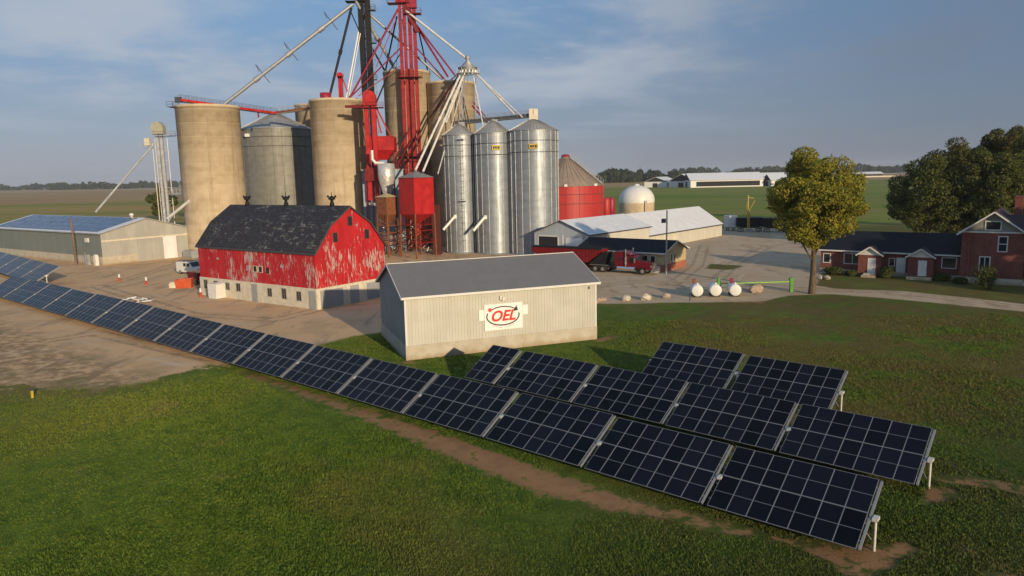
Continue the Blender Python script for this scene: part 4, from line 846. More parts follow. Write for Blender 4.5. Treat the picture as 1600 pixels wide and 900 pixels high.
# blue grey steel bin/structure behind the barn
a = at(585, 300, 171); o = Vector((a.x, 171, 0)); root = thing('hopper_building', 'blue grey sheet steel receiving building behind the barn gable', 'building', o, R(10))
zt = at(585, 266, 168).z; b = MB(); b.box((-2.6, -3, 0), (6.8, 3, zt)); part('wall', b, M['blue_grey'], root); b = MB(); b.box((-2.75, -3.15, zt), (6.95, 3.15, zt+.2)); part('roof', b, M['grey'], root)
b = MB()
for x_ in np.arange(-2.4, 6.8, 1.15): b.box((x_-.04, -3.05, .2), (x_+.04, -3.0, zt)); 
part('seam', b, M['blue_grey'], root)
# red bin on legs (load-out hopper) and rusty one
def legged(xy, side, zb, zt, zr, mats, label, rz, cross, name='loadout_hopper'):
    o = Vector((xy[0], xy[1], 0)); root = thing(name, label, 'hopper', o, rz); h = side/2
    b = MB(); b.box((-h, -h, zb), (h, h, zt)); part('hopper_box', b, M[mats[0]], root)
    b = MB()
    for zz in np.linspace(zb+.2, zt-.2, 4): b.lathe([(h*1.4142+.05, zz), (h*1.4142+.05, zz+.12), (h*1.4142, zz+.12)], 4, 0) if False else [b.box((-h-.04, -h-.04, zz), (h+.04, -h, zz+.1)), b.box((-h-.04, -h, zz), (-h, h, zz+.1)), b.box((h, -h, zz), (h+.04, h, zz+.1))]
    part('band', b, M[mats[0]], root)
    b = MB(); e = h+.25; b.add([(-e, -e, zt), (e, -e, zt), (e, e, zt), (-e, e, zt), (0, 0, zr)], [(0, 1, 4), (1, 2, 4), (2, 3, 4), (3, 0, 4), (0, 3, 2, 1)]); part('roof', b, M[mats[1]], root)
    b = MB(); b.add([(-h, -h, zb), (h, -h, zb), (h, h, zb), (-h, h, zb), (-.4, -.4, zb-1.9), (.4, -.4, zb-1.9), (.4, .4, zb-1.9), (-.4, .4, zb-1.9)], [(0, 1, 5, 4), (1, 2, 6, 5), (2, 3, 7, 6), (3, 0, 4, 7), (4, 5, 6, 7)]); b.tube((0, 0, zb-4.5), (0, 0, zb-1.8), .3); part('hopper_cone', b, M[mats[0]], root)
    for sx in (-1, 1):
        for sy in (-1, 1): b = MB(); b.beam((sx*(h+.05), sy*(h+.05), 0), (sx*(h-.05), sy*(h-.05), zb+.1), .26); part('leg', b, M[mats[2]], root)
    b = MB()
    for (x0, y0, x1, y1) in ((-h, -h, h, -h), (-h, -h, -h, h), (h, -h, h, h), (-h, h, h, h)):
        for zz in cross:
            b.beam((x0, y0, zz), (x1, y1, zz), .16)
        b.beam((x0, y0, cross[0]), (x1, y1, cross[1]), .08); b.beam((x1, y1, cross[0]), (x0, y0, cross[1]), .08)
        n_ = 6
        for i in range(n_+1): f = i/n_; b.beam((x0+(x1-x0)*f, y0+(y1-y0)*f, cross[-1]), (x0+(x1-x0)*f, y0+(y1-y0)*f, zb), .07)
    part('bracing', b, M[mats[3]], root); return root
legged((-19.9, 154.7), 5.2, 9.3, 16.9, 18.4, ('red', 'galv_roof', 'rust', 'darkred'), 'square red load-out hopper on tall rusty legs with a grey roof', R(45), (3.2, 5.8, 7.0))
legged((-26.7, 157.2), 3.2, 9.2, 12.9, 13.7, ('rust', 'tan', 'rust', 'rust'), 'small rusty orange hopper on legs left of the red load-out hopper', R(52), (3.0, 5.2, 6.8), 'rusty_hopper')
# clutter machine between legs
b = MB()
for i in range(60):
    p = V3((-22.5+random.uniform(-5.5, 5.0), 160+random.uniform(-2, 3)), random.uniform(.2, 8)); q_ = p+Vector((random.uniform(-2.2, 2.2), random.uniform(-1, 1), random.uniform(-1.8, 1.8))); q_.z = max(.1, q_.z); b.tube(p, q_, random.uniform(.05, .16), n=6, mi=random.choice((0, 0, 1, 2)))
solo('pipework', b, [M['rust'], M['pipe'], M['darkred']], 'tangle of rusty pipes and braces under the red load-out hopper', 'pipework')
b = MB(); b.box((-17.2, 158.5, 0), (-15.4, 161.2, 10.8)); b.box((-17.3, 158.4, 10.8), (-15.3, 161.3, 11.0))
for zz in np.arange(1, 10.5, 1.6): b.box((-17.25, 158.42, zz), (-15.35, 158.5, zz+.08))
solo('shade_dark_cabin', b, plain('shade_dark_red_steel', (.06, .008, .008), .6), 'narrow red tower cabin coloured shade-dark, squeezed left of the slim bins', 'cabin')  # near-black red carries the shade the cabin stands in
# conveyors on top
def conveyor(a, c, w, label, mat, rails=True, mat2='pipe', name='conveyor', legs=()):
    a = Vector(a); c = Vector(c); o = a.lerp(c, .5); o.z = min(a.z, c.z); root = thing(name, label, 'conveyor', o); b = MB(); b.beam(a-o, c-o, w, w*.8); part('trough', b, M[mat], root)
    if rails:
        b = MB(); n_ = max(4, int((c-a).length/1.8)); d = (c-a).normalized(); s_ = Vector((-d.y, d.x, 0)).normalized()*w
        for i in range(n_+1):
            p_ = (a-o).lerp(c-o, i/n_)
            for sg in (-1, 1): b.tube(p_+s_*sg, p_+s_*sg+Vector((0, 0, 1.1)), .03, n=4)
        for sg in (-1, 1):
            for zz in (.6, 1.1): b.tube(a-o+s_*sg+Vector((0, 0, zz)), c-o+s_*sg+Vector((0, 0, zz)), .03, n=4)
        b.beam(a-o-Vector((0, 0, .35)), c-o-Vector((0, 0, .35)), w*2, .06); part('walkway', b, M[mat2], root)
    return root, o
root, o = conveyor(at(280, 156, 169), at(431, 177, 186), .75, 'red conveyor running from the left silo to the weathered bin peak', 'red', True, 'slate')
b = MB(); b.box((-.8, -.5, -.3), (.4, .5, .9)); q_ = part('motor_box', b, M['slate'], root); q_.location = at(280, 158, 169)-o
for f in (.28, .55, .8): b = MB(); p_ = at(280, 156, 169).lerp(at(431, 177, 186), f)-o; b.beam(p_, p_-Vector((0, 0, 1.6)), .3); part('support', b, M['maroon'], root)
b = MB(); b.box((-2.2, -1.4, -.1), (.6, 1.4, 0))
for xx in (-2.2, -.8, .6):
    for yy in (-1.4, 1.4): b.tube((xx, yy, 0), (xx, yy, 1.1), .04, n=4)
for zz in (.5, 1.1):
    for yy in (-1.4, 1.4): b.tube((-2.2, yy, zz), (.6, yy, zz), .04, n=4)
q_ = part('end_platform', b, M['slate'], root); q_.location = at(280, 167, 168)-o
conveyor(at(431, 176, 188), at(486, 169, 183), .7, 'rusty brown conveyor from the weathered bin peak to the middle silo', 'rust', True, 'pipe')
root, o = conveyor(at(712, 192, 165), at(836, 180, 159), .95, 'dark truss conveyor across the tops of the three slim steel bins', 'slate', True, 'pipe_grey')
b = MB(); b.box((-.9, -.8, -1.2), (1.0, .8, 1.3)); q_ = part('drive_box', b, M['cream'], root); q_.location = at(833, 180, 159)-o
for u, v, Yd in ((722, 191, 164), (773, 187, 161), (832, 184, 159)): b = MB(); p_ = at(u, v, Yd)-o; b.box((p_.x-.6, p_.y-.6, p_.z-2.0), (p_.x+.6, p_.y+.6, p_.z)); part('drop_chute', b, M['pipe_grey'], root)
# small red things on middle silo
p = at(509, 155, 177); b = MB(); b.lathe([(1.3, p.z-.2), (1.35, p.z+1.4), (1.1, p.z+1.5), (0, p.z+1.6)], 14, 0, (p.x, p.y)); solo('inlet_box', b, M['maroon'], 'round faded red inlet box on the rim of the middle silo', 'inlet')
p = at(533, 150, 177); b = MB(); b.box((p.x-.45, p.y-.5, p.z-1.2), (p.x-.02, p.y+.5, p.z+4.6)); b.box((p.x+.05, p.y-.5, p.z-1.2), (p.x+.5, p.y+.5, p.z+4.6)); b.tube((p.x, p.y-.5, p.z+4.7), (p.x, p.y+.5, p.z+4.7), .75, n=14); b.tube((p.x+.6, p.y, p.z+4), (p.x+1.6, p.y, p.z+1), .15); b.tube((p.x-.5, p.y, p.z-1), (p.x-3, p.y, p.z-2.0), .12)
solo('small_leg', b, M['red'], 'small red elevator leg standing on top of the middle silo', 'grain elevator')
b = MB(); c = at(541, 158, 176)
for i in range(9): b.tube((c.x-2+i*.9, c.y, c.z-.8), (c.x-2+i*.9, c.y, c.z+.4), .04, n=4)
b.tube((c.x-2, c.y, c.z+.4), (c.x+5.2, c.y, c.z+.4), .05, n=4); b.box((c.x-2.2, c.y-.6, c.z-.95), (c.x+5.4, c.y+.6, c.z-.8)); solo('silo_catwalk', b, M['darkred'], 'dark red catwalk on the right rim of the middle silo', 'catwalk')
# left silver tower
p = at(258, 300, 176); o = Vector((p.x, 176, 0)); root = thing('elevator_leg', 'slim silver elevator leg at the far left behind the long shed', 'grain elevator', o)
zt = at(252, 210, 176).z
trunk_pair(root, -.1, 0, 0, zt, .55, .95, 'pipe', True)
b = MB(); b.tube((-1.6, .6, 0), (-1.6, .6, zt-1), .09, n=6); b.tube((1.5, .3, 0), (1.5, .3, zt-1), .12, n=6)
for zz in np.arange(3, zt-2, 3.2): b.beam((-1.6, .6, zz), (1.5, .3, zz), .08); b.beam((-1.6, .6, zz), (1.5, .3, zz+3.0), .05)
part('mast', b, M['pipe'], root)
b = MB(); b.box((-1.6, -.9, zt), (1.2, .9, zt+1.6)); b.tube((-.2, -.95, zt+1.6), (-.2, .95, zt+1.6), 1.36, n=14); part('head', b, plain('pale_olive_head', (.36, .35, .27), .5), root)
rail_platform(root, (1.0, 0, zt-.4), 2.2, 1.2, 'grey'); rail_platform(root, (-3.2, 0, zt-3.0), 1.2, .9, 'pipe')
b = MB(); b.box((-3.6, -.6, zt-2.6), (-2.4, .6, zt-.9)); part('discharge_box', b, M['cream'], root)
pipe_part(root, o, at(238, 228, 175), at(149, 332, 160), .24, 'pipe'); pipe_part(root, o, at(262, 341, 168), at(297, 313, 166), .35, 'pipe_white')
b = MB(); q0 = at(238, 224, 176)-o; b.tube((q0.x, 0, 0), (q0.x, 0, q0.z), .11, n=6); part('stay_pole', b, M['cream'], root)
a = at(264, 211, 176)-o; c = at(302, 214, 166)-o; b = MB(); b.tube(a, c, .07, n=5); part('cable', b, M['grey'], root)
a = at(268, 303, 175); c = at(302, 301, 167); conveyor(a, c, .5, 'pale railed catwalk linking the silver leg to the left silo', 'pipe', True, 'pipe', 'catwalk')

# ------------------------------------------------------------ poles
def pole(u, v, ztop, label, mat, r_=.16, cross=None, extras=None):
    g = gp(u, v); t = thing('utility_pole', label, 'pole', (g[0], g[1], 0)); b = MB(); b.tube((0, 0, -.3), (0, 0, ztop), r_, r_*.75, n=10); part('shaft', b, M[mat], t)
    if cross:
        b = MB()
        for z, w in cross: b.beam((-w, -.15, z), (w, -.15, z), .1, .12); [b.tube((s_*w*.85, -.15, z), (s_*w*.85, -.15, z+.25), .05, n=6) for s_ in (-1, 1)]
        part('crossarm', b, M[mat], t)
    return t
t = pole(1041, 428, 10.7, 'grey utility pole in front of the small tan office', 'grey', .15); b = MB(); b.box((-.9, -.2, 8.6), (-.2, .1, 9.3)); part('transformer', b, M['slate'], t)
t = pole(119, 414, 9.9, 'leaning weathered wooden pole beside the long grey shed', 'woodpole', .22); b = MB()
for i in range(9): b.tube((.25, -.1, .6+i*.9), (.25, -.1, 1.0+i*.9), .12, n=6)
part('climbing_peg', b, M['woodpole'], t)
g = gp(1168, 363); t = thing('yellow_auger', 'yellow upright auger standing by the dark grain trailers', 'auger', (g[0], g[1], 0)); b = MB(); b.tube((0, 0, 0), (-.1, 0, 10.2), .17, n=8); b.tube((.5, 0, 0), (.25, 0, 6.3), .14, n=8); part('tube', b, M['yellow'], t)
b = MB(); b.beam((-.1, 0, 9.6), (1.5, 0, 9.4), .12); b.beam((.2, 0, 5.8), (1.8, 0, 8.8), .09); b.beam((-.1, 0, 9.0), (-.9, 0, 5.0), .05); part('arm', b, M['yellow'], t); b = MB(); b.box((-.5, -.5, 0), (1.1, .5, .9)); part('base', b, M['grey'], t)

# ------------------------------------------------------------ vehicles
def wheel(parent, x, y, r_, w=.3, m='chrome', n=20):
    b = MB(); b.tube((x, y-w/2, r_), (x, y+w/2, r_), r_, n=n); wh = part('wheel', b, M['tire'], parent); b = MB(); b.tube((x, y-w/2-.02, r_), (x, y-w/2+.04, r_), r_*.58, n=14); b.tube((x, y+w/2-.04, r_), (x, y+w/2+.02, r_), r_*.58, n=14); part('rim', b, M[m], wh); return wh
S = 1.08
o = V3((22.6, 120.9)); t = thing('semi_truck', 'dark red conventional semi truck with a sleeper cab and chrome tanks', 'truck', o, math.atan2(-.58, .81)); t.scale = (S,)*3
# front axle at x=0, forward is +x ; near side is -y
for x_ in (0,): wheel(t, x_, -.95, .53); wheel(t, x_, .95, .53)
for x_ in (-6.9, -8.25): wheel(t, x_, -.95, .53, .55); wheel(t, x_, .95, .53, .55)
b = MB(); b.box((-9.0, -.45, .75), (.9, .45, 1.05)); part('chassis', b, M['slate'], t)
b = MB(); b.prism([(-.95, -.85, 1.0), (-.95, -.85, 2.05), (.2, -.85, 2.0), (1.35, -.85, 1.85), (1.42, -.85, 1.0)], (0, 1.7, 0)); part('hood', b, M['truckred'], t)
b = MB()
for s_ in (-1, 1): b.prism([(-.75, s_*1.18, .95), (-.6, s_*1.18, 1.25), (-.3, s_*1.18, 1.35), (.4, s_*1.18, 1.33), (1.2, s_*1.18, 1.2), (1.3, s_*1.18, .8), (.62, s_*1.18, .8), (.5, s_*1.18, 1.1), (-.5, s_*1.18, 1.1), (-.62, s_*1.18, .9)], (0, -s_*.4, 0))
part('fender', b, M['truckred'], t)
b = MB(); b.box((1.42, -.62, .85), (1.48, .62, 1.85)); part('grille', b, M['chrome'], t); b = MB(); b.box((1.5, -1.2, .45), (1.68, 1.2, .85)); part('bumper', b, M['chrome'], t)
for s_ in (-1, 1): b = MB(); b.tube((1.3, s_*.95, 1.32), (1.45, s_*.95, 1.32), .14); part('headlight', b, M['chrome'], t)
b = MB(); b.prism([(-2.75, -1.1, 1.0), (-2.75, -1.1, 2.9), (-1.35, -1.1, 2.85), (-.95, -1.1, 2.05), (-.95, -1.1, 1.0)], (0, 2.2, 0)); part('cab', b, M['truckred'], t)
b = MB(); b.prism([(-1.27, -.95, 2.72), (-.97, -.95, 2.12), (-.93, -.95, 2.12), (-1.23, -.95, 2.72)], (0, 1.9, 0)); b.box((-2.3, -1.13, 2.0), (-1.5, -1.1, 2.7)); b.box((-2.3, 1.1, 2.0), (-1.5, 1.13, 2.7)); part('window', b, M['glass'], t)
b = MB(); b.box((-4.7, -1.2, 1.0), (-2.8, 1.2, 3.2)); b.prism([(-4.7, -1.2, 3.2), (-4.7, -1.2, 3.45), (-3.0, -1.2, 3.5), (-1.9, -1.2, 3.0), (-2.8, -1.2, 3.0), (-2.8, -1.2, 3.2)], (0, 2.4, 0)); sl_ = part('sleeper', b, M['truckred'], t); b = MB(); b.box((-4.0, -1.23, 2.1), (-3.5, -1.2, 2.6)); part('sleeper_window', b, M['glass'], sl_)
for s_ in (-1, 1): b = MB(); b.tube((-2.75, s_*1.32, 1.2), (-2.75, s_*1.32, 3.9), .1); b.tube((-2.75, s_*1.32, 1.6), (-2.75, s_*1.32, 2.7), .16); part('exhaust_stack', b, M['chrome'], t)
b = MB(); b.tube((-4.3, -1.0, .85), (-1.3, -1.0, .85), .34, n=16); b.box((-4.6, -1.25, .5), (-1.0, -1.0, .62)); part('fuel_tank', b, M['chrome'], t); b = MB(); b.tube((-4.3, 1.0, .85), (-1.3, 1.0, .85), .34, n=16); part('fuel_tank', b, M['chrome'], t)
for s_ in (-1, 1): b = MB(); b.box((-1.2, s_*1.35, 1.9), (-1.05, s_*1.6, 2.6)); b.beam((-1.1, s_*1.1, 2.5), (-1.1, s_*1.5, 2.5), .04); part('mirror', b, M['chrome'], t)
b = MB(); b.box((-9.3, -1.15, 1.12), (-5.9, -.75, 1.2)); b.box((-9.3, .75, 1.12), (-5.9, 1.15, 1.2)); part('mudguard', b, M['chrome'], t)
# grain hopper trailer
tr = thing('grain_trailer', 'long red ribbed grain hopper trailer coupled behind the dark red truck', 'trailer', o, math.atan2(-.58, .81)); tr.scale = (S,)*3
b = MB(); b.prism([(-20.5, -1.28, 2.9), (-20.5, -1.28, 3.6), (-7.2, -1.28, 3.6), (-7.2, -1.28, 3.25), (-9.6, -1.28, 1.5), (-12.4, -1.28, 1.1), (-14.0, -1.28, 2.0), (-15.6, -1.28, 1.1), (-18.0, -1.28, 1.5)], (0, 2.56, 0)); part('hopper_body', b, M['darkred'], tr)
b = MB()
for x_ in np.arange(-20.3, -7.2, .55):
    zb = 2.95 if x_ < -19.7 or x_ > -8 else (2.0+.4*abs(math.sin(x_)))
    if -9.4 < x_: zb = 2.6
    for s_ in (-1, 1): b.box((x_-.04, s_*1.28, zb), (x_+.04, s_*1.34, 3.55))
part('side_rib', b, M['darkred'], tr)
b = MB(); b.beam((-20.6, -1.3, 3.65), (-7.1, -1.3, 3.65), .1, .12); b.beam((-20.6, 1.3, 3.65), (-7.1, 1.3, 3.65), .1, .12); b.tube((-20.4, -.9, 3.7), (-7.2, -.9, 3.7), .2, n=8); part('roll_tarp', b, M['black'], tr)
b = MB(); b.prism([(-9.4, -1.1, 1.25), (-7.0, -1.1, 3.2), (-6.3, -1.1, 3.25), (-6.3, -1.1, 3.05), (-6.9, -1.1, 1.25)], (0, 2.2, 0)); b.box((-20.6, -.6, 1.0), (-6.2, .6, 1.2)); part('frame', b, M['black'], tr)
for x_ in (-18.2, -19.5): wheel(tr, x_, -.95, .5, .5); wheel(tr, x_, .95, .5, .5)
# van
g = gp(296, 429); t = thing('cargo_van', 'white cargo van with a roof rack parked left of the barn', 'van', (g[0], g[1]+1.0, 0), R(-28)); 
b = MB(); b.prism([(-2.9, -.98, .45), (-2.9, -.98, 2.15), (-2.7, -.98, 2.3), (.7, -.98, 2.3), (1.5, -.98, 1.45), (2.6, -.98, 1.25), (2.8, -.98, .95), (2.8, -.98, .45)], (0, 1.96, 0)); part('body', b, M['white'], t)
b = MB(); b.prism([(.76, -.88, 2.22), (1.5, -.88, 1.5), (1.53, -.88, 1.53), (.80, -.88, 2.26)], (0, 1.76, 0)); b.box((.0, -1.0, 1.5), (.75, -.98, 2.1)); b.box((-.9, -1.0, 1.5), (-.2, -.98, 2.1)); part('windscreen', b, M['glass'], t)
for x_ in (-1.9, 1.8): wheel(t, x_, -.86, .37, .24, 'grey'); wheel(t, x_, .86, .37, .24, 'grey')
b = MB()
for x_ in (-2.3, -.9, .3): b.beam((x_, -.9, 2.45), (x_, .9, 2.45), .06); [b.beam((x_, s_*.85, 2.28), (x_, s_*.85, 2.45), .05) for s_ in (-1, 1)]
for y_ in (-.6, .1, .5): b.beam((-2.5, y_, 2.5), (.6, y_, 2.5), .06)
part('roof_rack', b, M['slate'], t); b = MB(); b.box((2.8, -.9, .4), (2.92, .9, .7)); part('bumper', b, M['slate'], t); b = MB(); b.box((2.76, -.9, .85), (2.83, -.6, 1.05)); part('headlight', b, M['chrome'], t); b = MB(); b.box((2.76, .6, .85), (2.83, .9, 1.05)); part('headlight', b, M['chrome'], t)
# dark red wagon
g = gp(306, 446); t = thing('gravity_wagon', 'small dark red wagon parked against the barn corner', 'wagon', (g[0]-.4, g[1]+1.8, 0), R(-35)); b = MB(); b.prism([(-1.3, -.9, .9), (-1.6, -.9, 2.1), (1.6, -.9, 2.1), (1.3, -.9, .9)], (0, 1.8, 0)); part('box', b, M['truckred'], t)
for x_ in (-.9, .9): wheel(t, x_, -.8, .4, .25, 'yellow', 14); wheel(t, x_, .8, .4, .25, 'yellow', 14)
b = MB(); b.beam((1.2, 0, .6), (3.0, 0, .35), .08); part('drawbar', b, M['slate'], t)
# orange red skip
g = gp(287, 450); t = thing('steel_skip', 'orange-red open steel box on the dirt beside the wagon', 'skip', (g[0], g[1]+.6, 0), R(8)); b = MB(); vs = [(-1.2, -.7, 0), (1.1, -.7, 0), (1.1, .7, 0), (-1.2, .7, 0), (-1.35, -.85, 1.35), (1.25, -.85, 1.45), (1.25, .85, 1.45), (-1.35, .85, 1.35)]
b.add(vs, [(0, 3, 2, 1), (0, 1, 5, 4), (1, 2, 6, 5), (2, 3, 7, 6), (3, 0, 4, 7)]); vi = [(x*.92, y*.92, max(z, .08)) for x, y, z in vs]; b.add(vi, [(0, 1, 2, 3), (4, 5, 1, 0), (5, 6, 2, 1), (6, 7, 3, 2), (7, 4, 0, 3)]); b.add(vs[4:]+vi[4:], [(0, 1, 5, 4), (1, 2, 6, 5), (2, 3, 7, 6), (3, 0, 4, 7)]); part('box', b, M['orange'], t, rc=False)
# white box
g = gp(337, 467); t = thing('white_chest', 'upright white tank chest standing before the barn wall', 'container', (g[0], g[1]+.6, 0), R(-30)); b = MB(); b.prism([(-.85, -.8, .05), (-.95, -.8, 2.1), (-.7, -.8, 2.25), (.7, -.8, 2.25), (.95, -.8, 2.1), (.85, -.8, .05)], (0, 1.6, 0)); part('shell', b, M['white'], t); b = MB(); b.box((-.8, -.83, .6), (.8, -.8, .66)); b.box((-.8, -.83, 1.3), (.8, -.8, 1.36)); part('band', b, M['cream'], t)
# markers
for (u, v), lab in (((187, 440), 'left one of two white and orange traffic posts on the dirt yard'), ((229, 445), 'right one of two white and orange traffic posts on the dirt yard'), ((314, 464), 'white and orange traffic post in front of the white chest')):
    g = gp(u, v); t = thing('traffic_post', lab, 'traffic post', (g[0], g[1], 0), 0, 'traffic posts on the dirt yard'); b = MB(); b.lathe([(.32, 0), (.32, .06), (.2, .1), (.17, .75), (0, .75)], 12); part('base', b, M['orange'], t); b = MB(); b.lathe([(.17, .75), (.14, 1.3), (0, 1.35)], 12); part('sleeve', b, M['white'], t)
g = gp(51, 622); t = thing('yellow_marker', 'short yellow marker post in the grass at the left edge', 'marker post', (g[0], g[1], 0), 0); b = MB(); b.tube((0, 0, -.1), (.02, 0, .62), .11, n=12); part('post', b, M['yellow'], t); b = MB(); b.tube((.02, 0, .62), (.02, 0, .72), .12, n=12); part('cap', b, M['slate'], t)
# junk pile
g = gp(207, 474); b = MB()
for i in range(22):
    a = Vector((g[0]+random.uniform(-2.6, 1.8), g[1]+random.uniform(-.6, 1.0), random.uniform(.1, .6))); q_ = a+Vector((random.uniform(-1.4, 1.4), random.uniform(-.5, .5), random.uniform(-.2, .3))); q_.z = max(.05, q_.z); b.tube(a, q_, random.uniform(.06, .14), n=6, mi=random.choice((0, 0, 1, 2)))
solo('scrap_pile', b, [M['white'], M['grey'], M['rust']], 'pile of white and rusty scrap pipes behind the front solar row', 'scrap pile')
g = gp(269, 450); b = MB(); b.box((g[0]-.5, g[1], 0), (g[0]+.6, g[1]+.9, .75)); b.box((g[0]-.3, g[1]+.1, .75), (g[0]+.4, g[1]+.7, .95)); solo('concrete_block', b, M['cream'], 'pale concrete block left of the orange-red steel box', 'block')
# dark trailers/machines in the back
def dark_trailer(u, v, L, lab, rz=-10):
    g = gp(u, v); t = thing('parked_trailer', lab, 'trailer', (g[0], g[1], 0), R(rz), 'dark grain trailers parked at the back of the yard')
    b = MB(); b.prism([(0, 0, 1.5), (0, 0, 3.9), (L, 0, 3.9), (L, 0, 1.5), (L*.8, 0, 1.1), (L*.2, 0, 1.1)], (0, 2.5, 0)); part('body', b, M['black'], t)
    for x_ in (L*.1, L*.2, L*.8, L*.9): wheel(t, x_, .1, .5, .4)
    b = MB(); b.beam((0, -.04, 3.95), (L, -.04, 3.95), .1); part('rim_rail', b, M['grey'], t); return t
for i, (u, v) in enumerate(((1151, 362), (1192, 363), (1232, 365))): dark_trailer(u, v, 7.0, 'dark grain trailer behind the yard, ' + ['leftmost of three', 'middle one of three', 'rightmost of three, behind the golden maple'][i])
g = gp(1134, 361); t = thing('parked_trailer', 'pale grey box trailer at the left end of the dark trailers', 'trailer', (g[0], g[1]+1, 0), R(-10)); b = MB(); b.box((0, 0, 1.0), (3.4, 2.4, 4.3)); part('body', b, M['paleroof'], t); wheel(t, .8, .1, .45, .3); wheel(t, 2.4, .1, .45, .3)
# ------------------------------------------------------------ white tanks, boulders, green pump
TX = [(25.1, 96.4), (27.6, 96.4), (30.2, 96.2)]
for i, (x, y) in enumerate(TX):
    t = thing('fuel_tank', ['left one of three white fuel tanks beside the lawn', 'middle one of three white fuel tanks beside the lawn', 'right one of three white fuel tanks, next to the green pump'][i], 'fuel tank', (x, y, 0), R(-8), 'white fuel tanks beside the lawn'); L_ = 2.6
    b = MB(); vs = []; n_ = 28; rows = [(-.12, .0), (-.10, .45), (-.04, .70), (0, .78), (L_, .78), (L_+.04, .70), (L_+.12, 0)]
    for yy, rr in rows:
        for j in range(n_): a = 2*PI*j/n_; vs.append((rr*math.cos(a), yy, .98+rr*math.sin(a)))
    b.add(vs, [(q*n_+j, q*n_+(j+1) % n_, (q+1)*n_+(j+1) % n_, (q+1)*n_+j) for q in range(len(rows)-1) for j in range(n_)], 0, True); part('shell', b, M['white'], t)
    b = MB(); 
    for yy in (.5, 2.1): b.box((-.6, yy-.08, 0), (.6, yy+.08, .42))
    part('cradle', b, M['slate'], t); b = MB(); b.tube((0, .4, 1.7), (0, .4, 2.0), .14); part('filler_cap', b, [M['white'], M['maroon'], M['white']][i] if i != 1 else M['white'], t)
    if i != 1: b = MB(); b.box((-.45, 1.7, 1.65), (-.05, 2.1, 2.35)); part('pump_unit', b, M['maroon'] if i else M['rust'], t)
b = MB(); b.box((28.7, 99.6, 0), (29.2, 100.1, 1.7)); b.box((28.8, 99.7, 1.7), (29.1, 100.0, 2.3)); b.tube((28.2, 99.8, 0), (28.2, 99.8, 1.6), .15); solo('green_pump', b, M['green'], 'green pump stand behind the right white fuel tank', 'pump')
g = gp(1236, 456); t = thing('green_boom', 'bright green post with a long lime boom reaching to the pump', 'boom', (g[0], g[1], 0)); b = MB(); b.box((-.2, -.2, 0), (.2, .2, 1.8)); b.box((-.3, -.26, 1.7), (.3, .26, 2.0)); part('post', b, M['green'], t)
b = MB(); b.beam((-.3, 0, 1.45), (29.2-g[0], 99.9-g[1], 1.35), .08, .16); part('boom_arm', b, M['lime'], t)
def boulder(x, y, r_, lab, mat='stone', flat=.75, group='boulders along the lawn edge'):
    import bmesh
    bm = bmesh.new(); bmesh.ops.create_icosphere(bm, subdivisions=3, radius=1)
    sd = random.random()*50
    from mathutils import noise as mn
    for v in bm.verts:
        d = 1+.28*mn.noise(v.co*1.3+Vector((sd, 0, 0)))+.1*mn.noise(v.co*4+Vector((sd, 3, 0))); v.co = Vector((v.co.x*d*r_*1.15, v.co.y*d*r_*.95, v.co.z*d*r_*flat))
    me = bpy.data.meshes.new('boulder'); bm.to_mesh(me); bm.free(); me.materials.append(M[mat]); o = link('boulder', me); o.location = (x, y, r_*flat*.65); o.rotation_euler = (0, 0, random.random()*6); tag(o, lab, 'boulder', group)
M['stone2'] = plain('pinkish_field_stone', (.40, .29, .22), .9, 0, .3, 2); M['stone3'] = plain('pale_field_stone', (.52, .45, .36), .9, 0, .25, 2)
for u, v, r_, lab, mm in ((936, 472, .42, 'small pinkish boulder next to the cream building corner', 'stone2'), (943, 471, .42, 'rounded reddish boulder, second from the cream building', 'stone2'), (979, 470, .62, 'broad pale boulder, third from the cream building', 'stone3'), (1010, 469, .68, 'largest pale boulder, midway between building and tanks', 'stone3'), (1041, 466, .55, 'low grey boulder nearest the left fuel tank', 'stone'),
                          (1182, 457, .95, 'large pinkish boulder right of the fuel tanks', 'stone2'), (1283, 436, .45, 'pale boulder behind the maple trunk', 'stone3'), (1294, 437, .5, 'brown boulder just right of the maple trunk', 'stone'), (932, 474, .3, 'smallest stone touching the cream building corner', 'stone')):
    g = gp(u, v); boulder(g[0], g[1]+.3, r_, lab, mm)
b = MB(); g = gp(1078, 470); b.tube((g[0], g[1], 0), (g[0], g[1], .8), .08); b.lathe([(0, .8), (.12, .8), (.12, .95), (0, 1)], 8, 0, (g[0], g[1])); solo('bollard', b, M['slate'], 'short dark bollard at the left end of the tank pad', 'bollard')

# ------------------------------------------------------------ vegetation
def leaves(blobs, n, size, seed=1):
    r = np.random.default_rng(seed); B_ = np.array(blobs, float); w = (B_[:, 3]*B_[:, 4]*B_[:, 5])**.67; w /= w.sum(); ch = r.choice(len(B_), n, p=w); b = B_[ch]
    d = r.normal(size=(n, 3)); d /= np.linalg.norm(d, axis=1)[:, None]; rad = r.uniform(.55, 1.0, n)**.5; rad *= np.where(r.uniform(0, 1, n) > .86, r.uniform(1, 1.28, n), 1); rad *= 1+.10*np.sin(d[:, 0]*7+ch)*np.cos(d[:, 2]*6+ch*2)
    c = b[:, :3]+d*rad[:, None]*b[:, 3:6]; nr = d*.6+r.normal(size=(n, 3))*.6+np.array([0, 0, .35]); nr /= np.linalg.norm(nr, axis=1)[:, None]
    t = np.cross(nr, r.normal(size=(n, 3))); t /= np.linalg.norm(t, axis=1)[:, None]; s_ = np.cross(nr, t); sz = (size*r.uniform(.6, 1.4, n))[:, None]
    V = np.stack([c-t*sz, c-s_*sz*.55, c+t*sz, c+s_*sz*.55], 1).reshape(-1, 3); return V
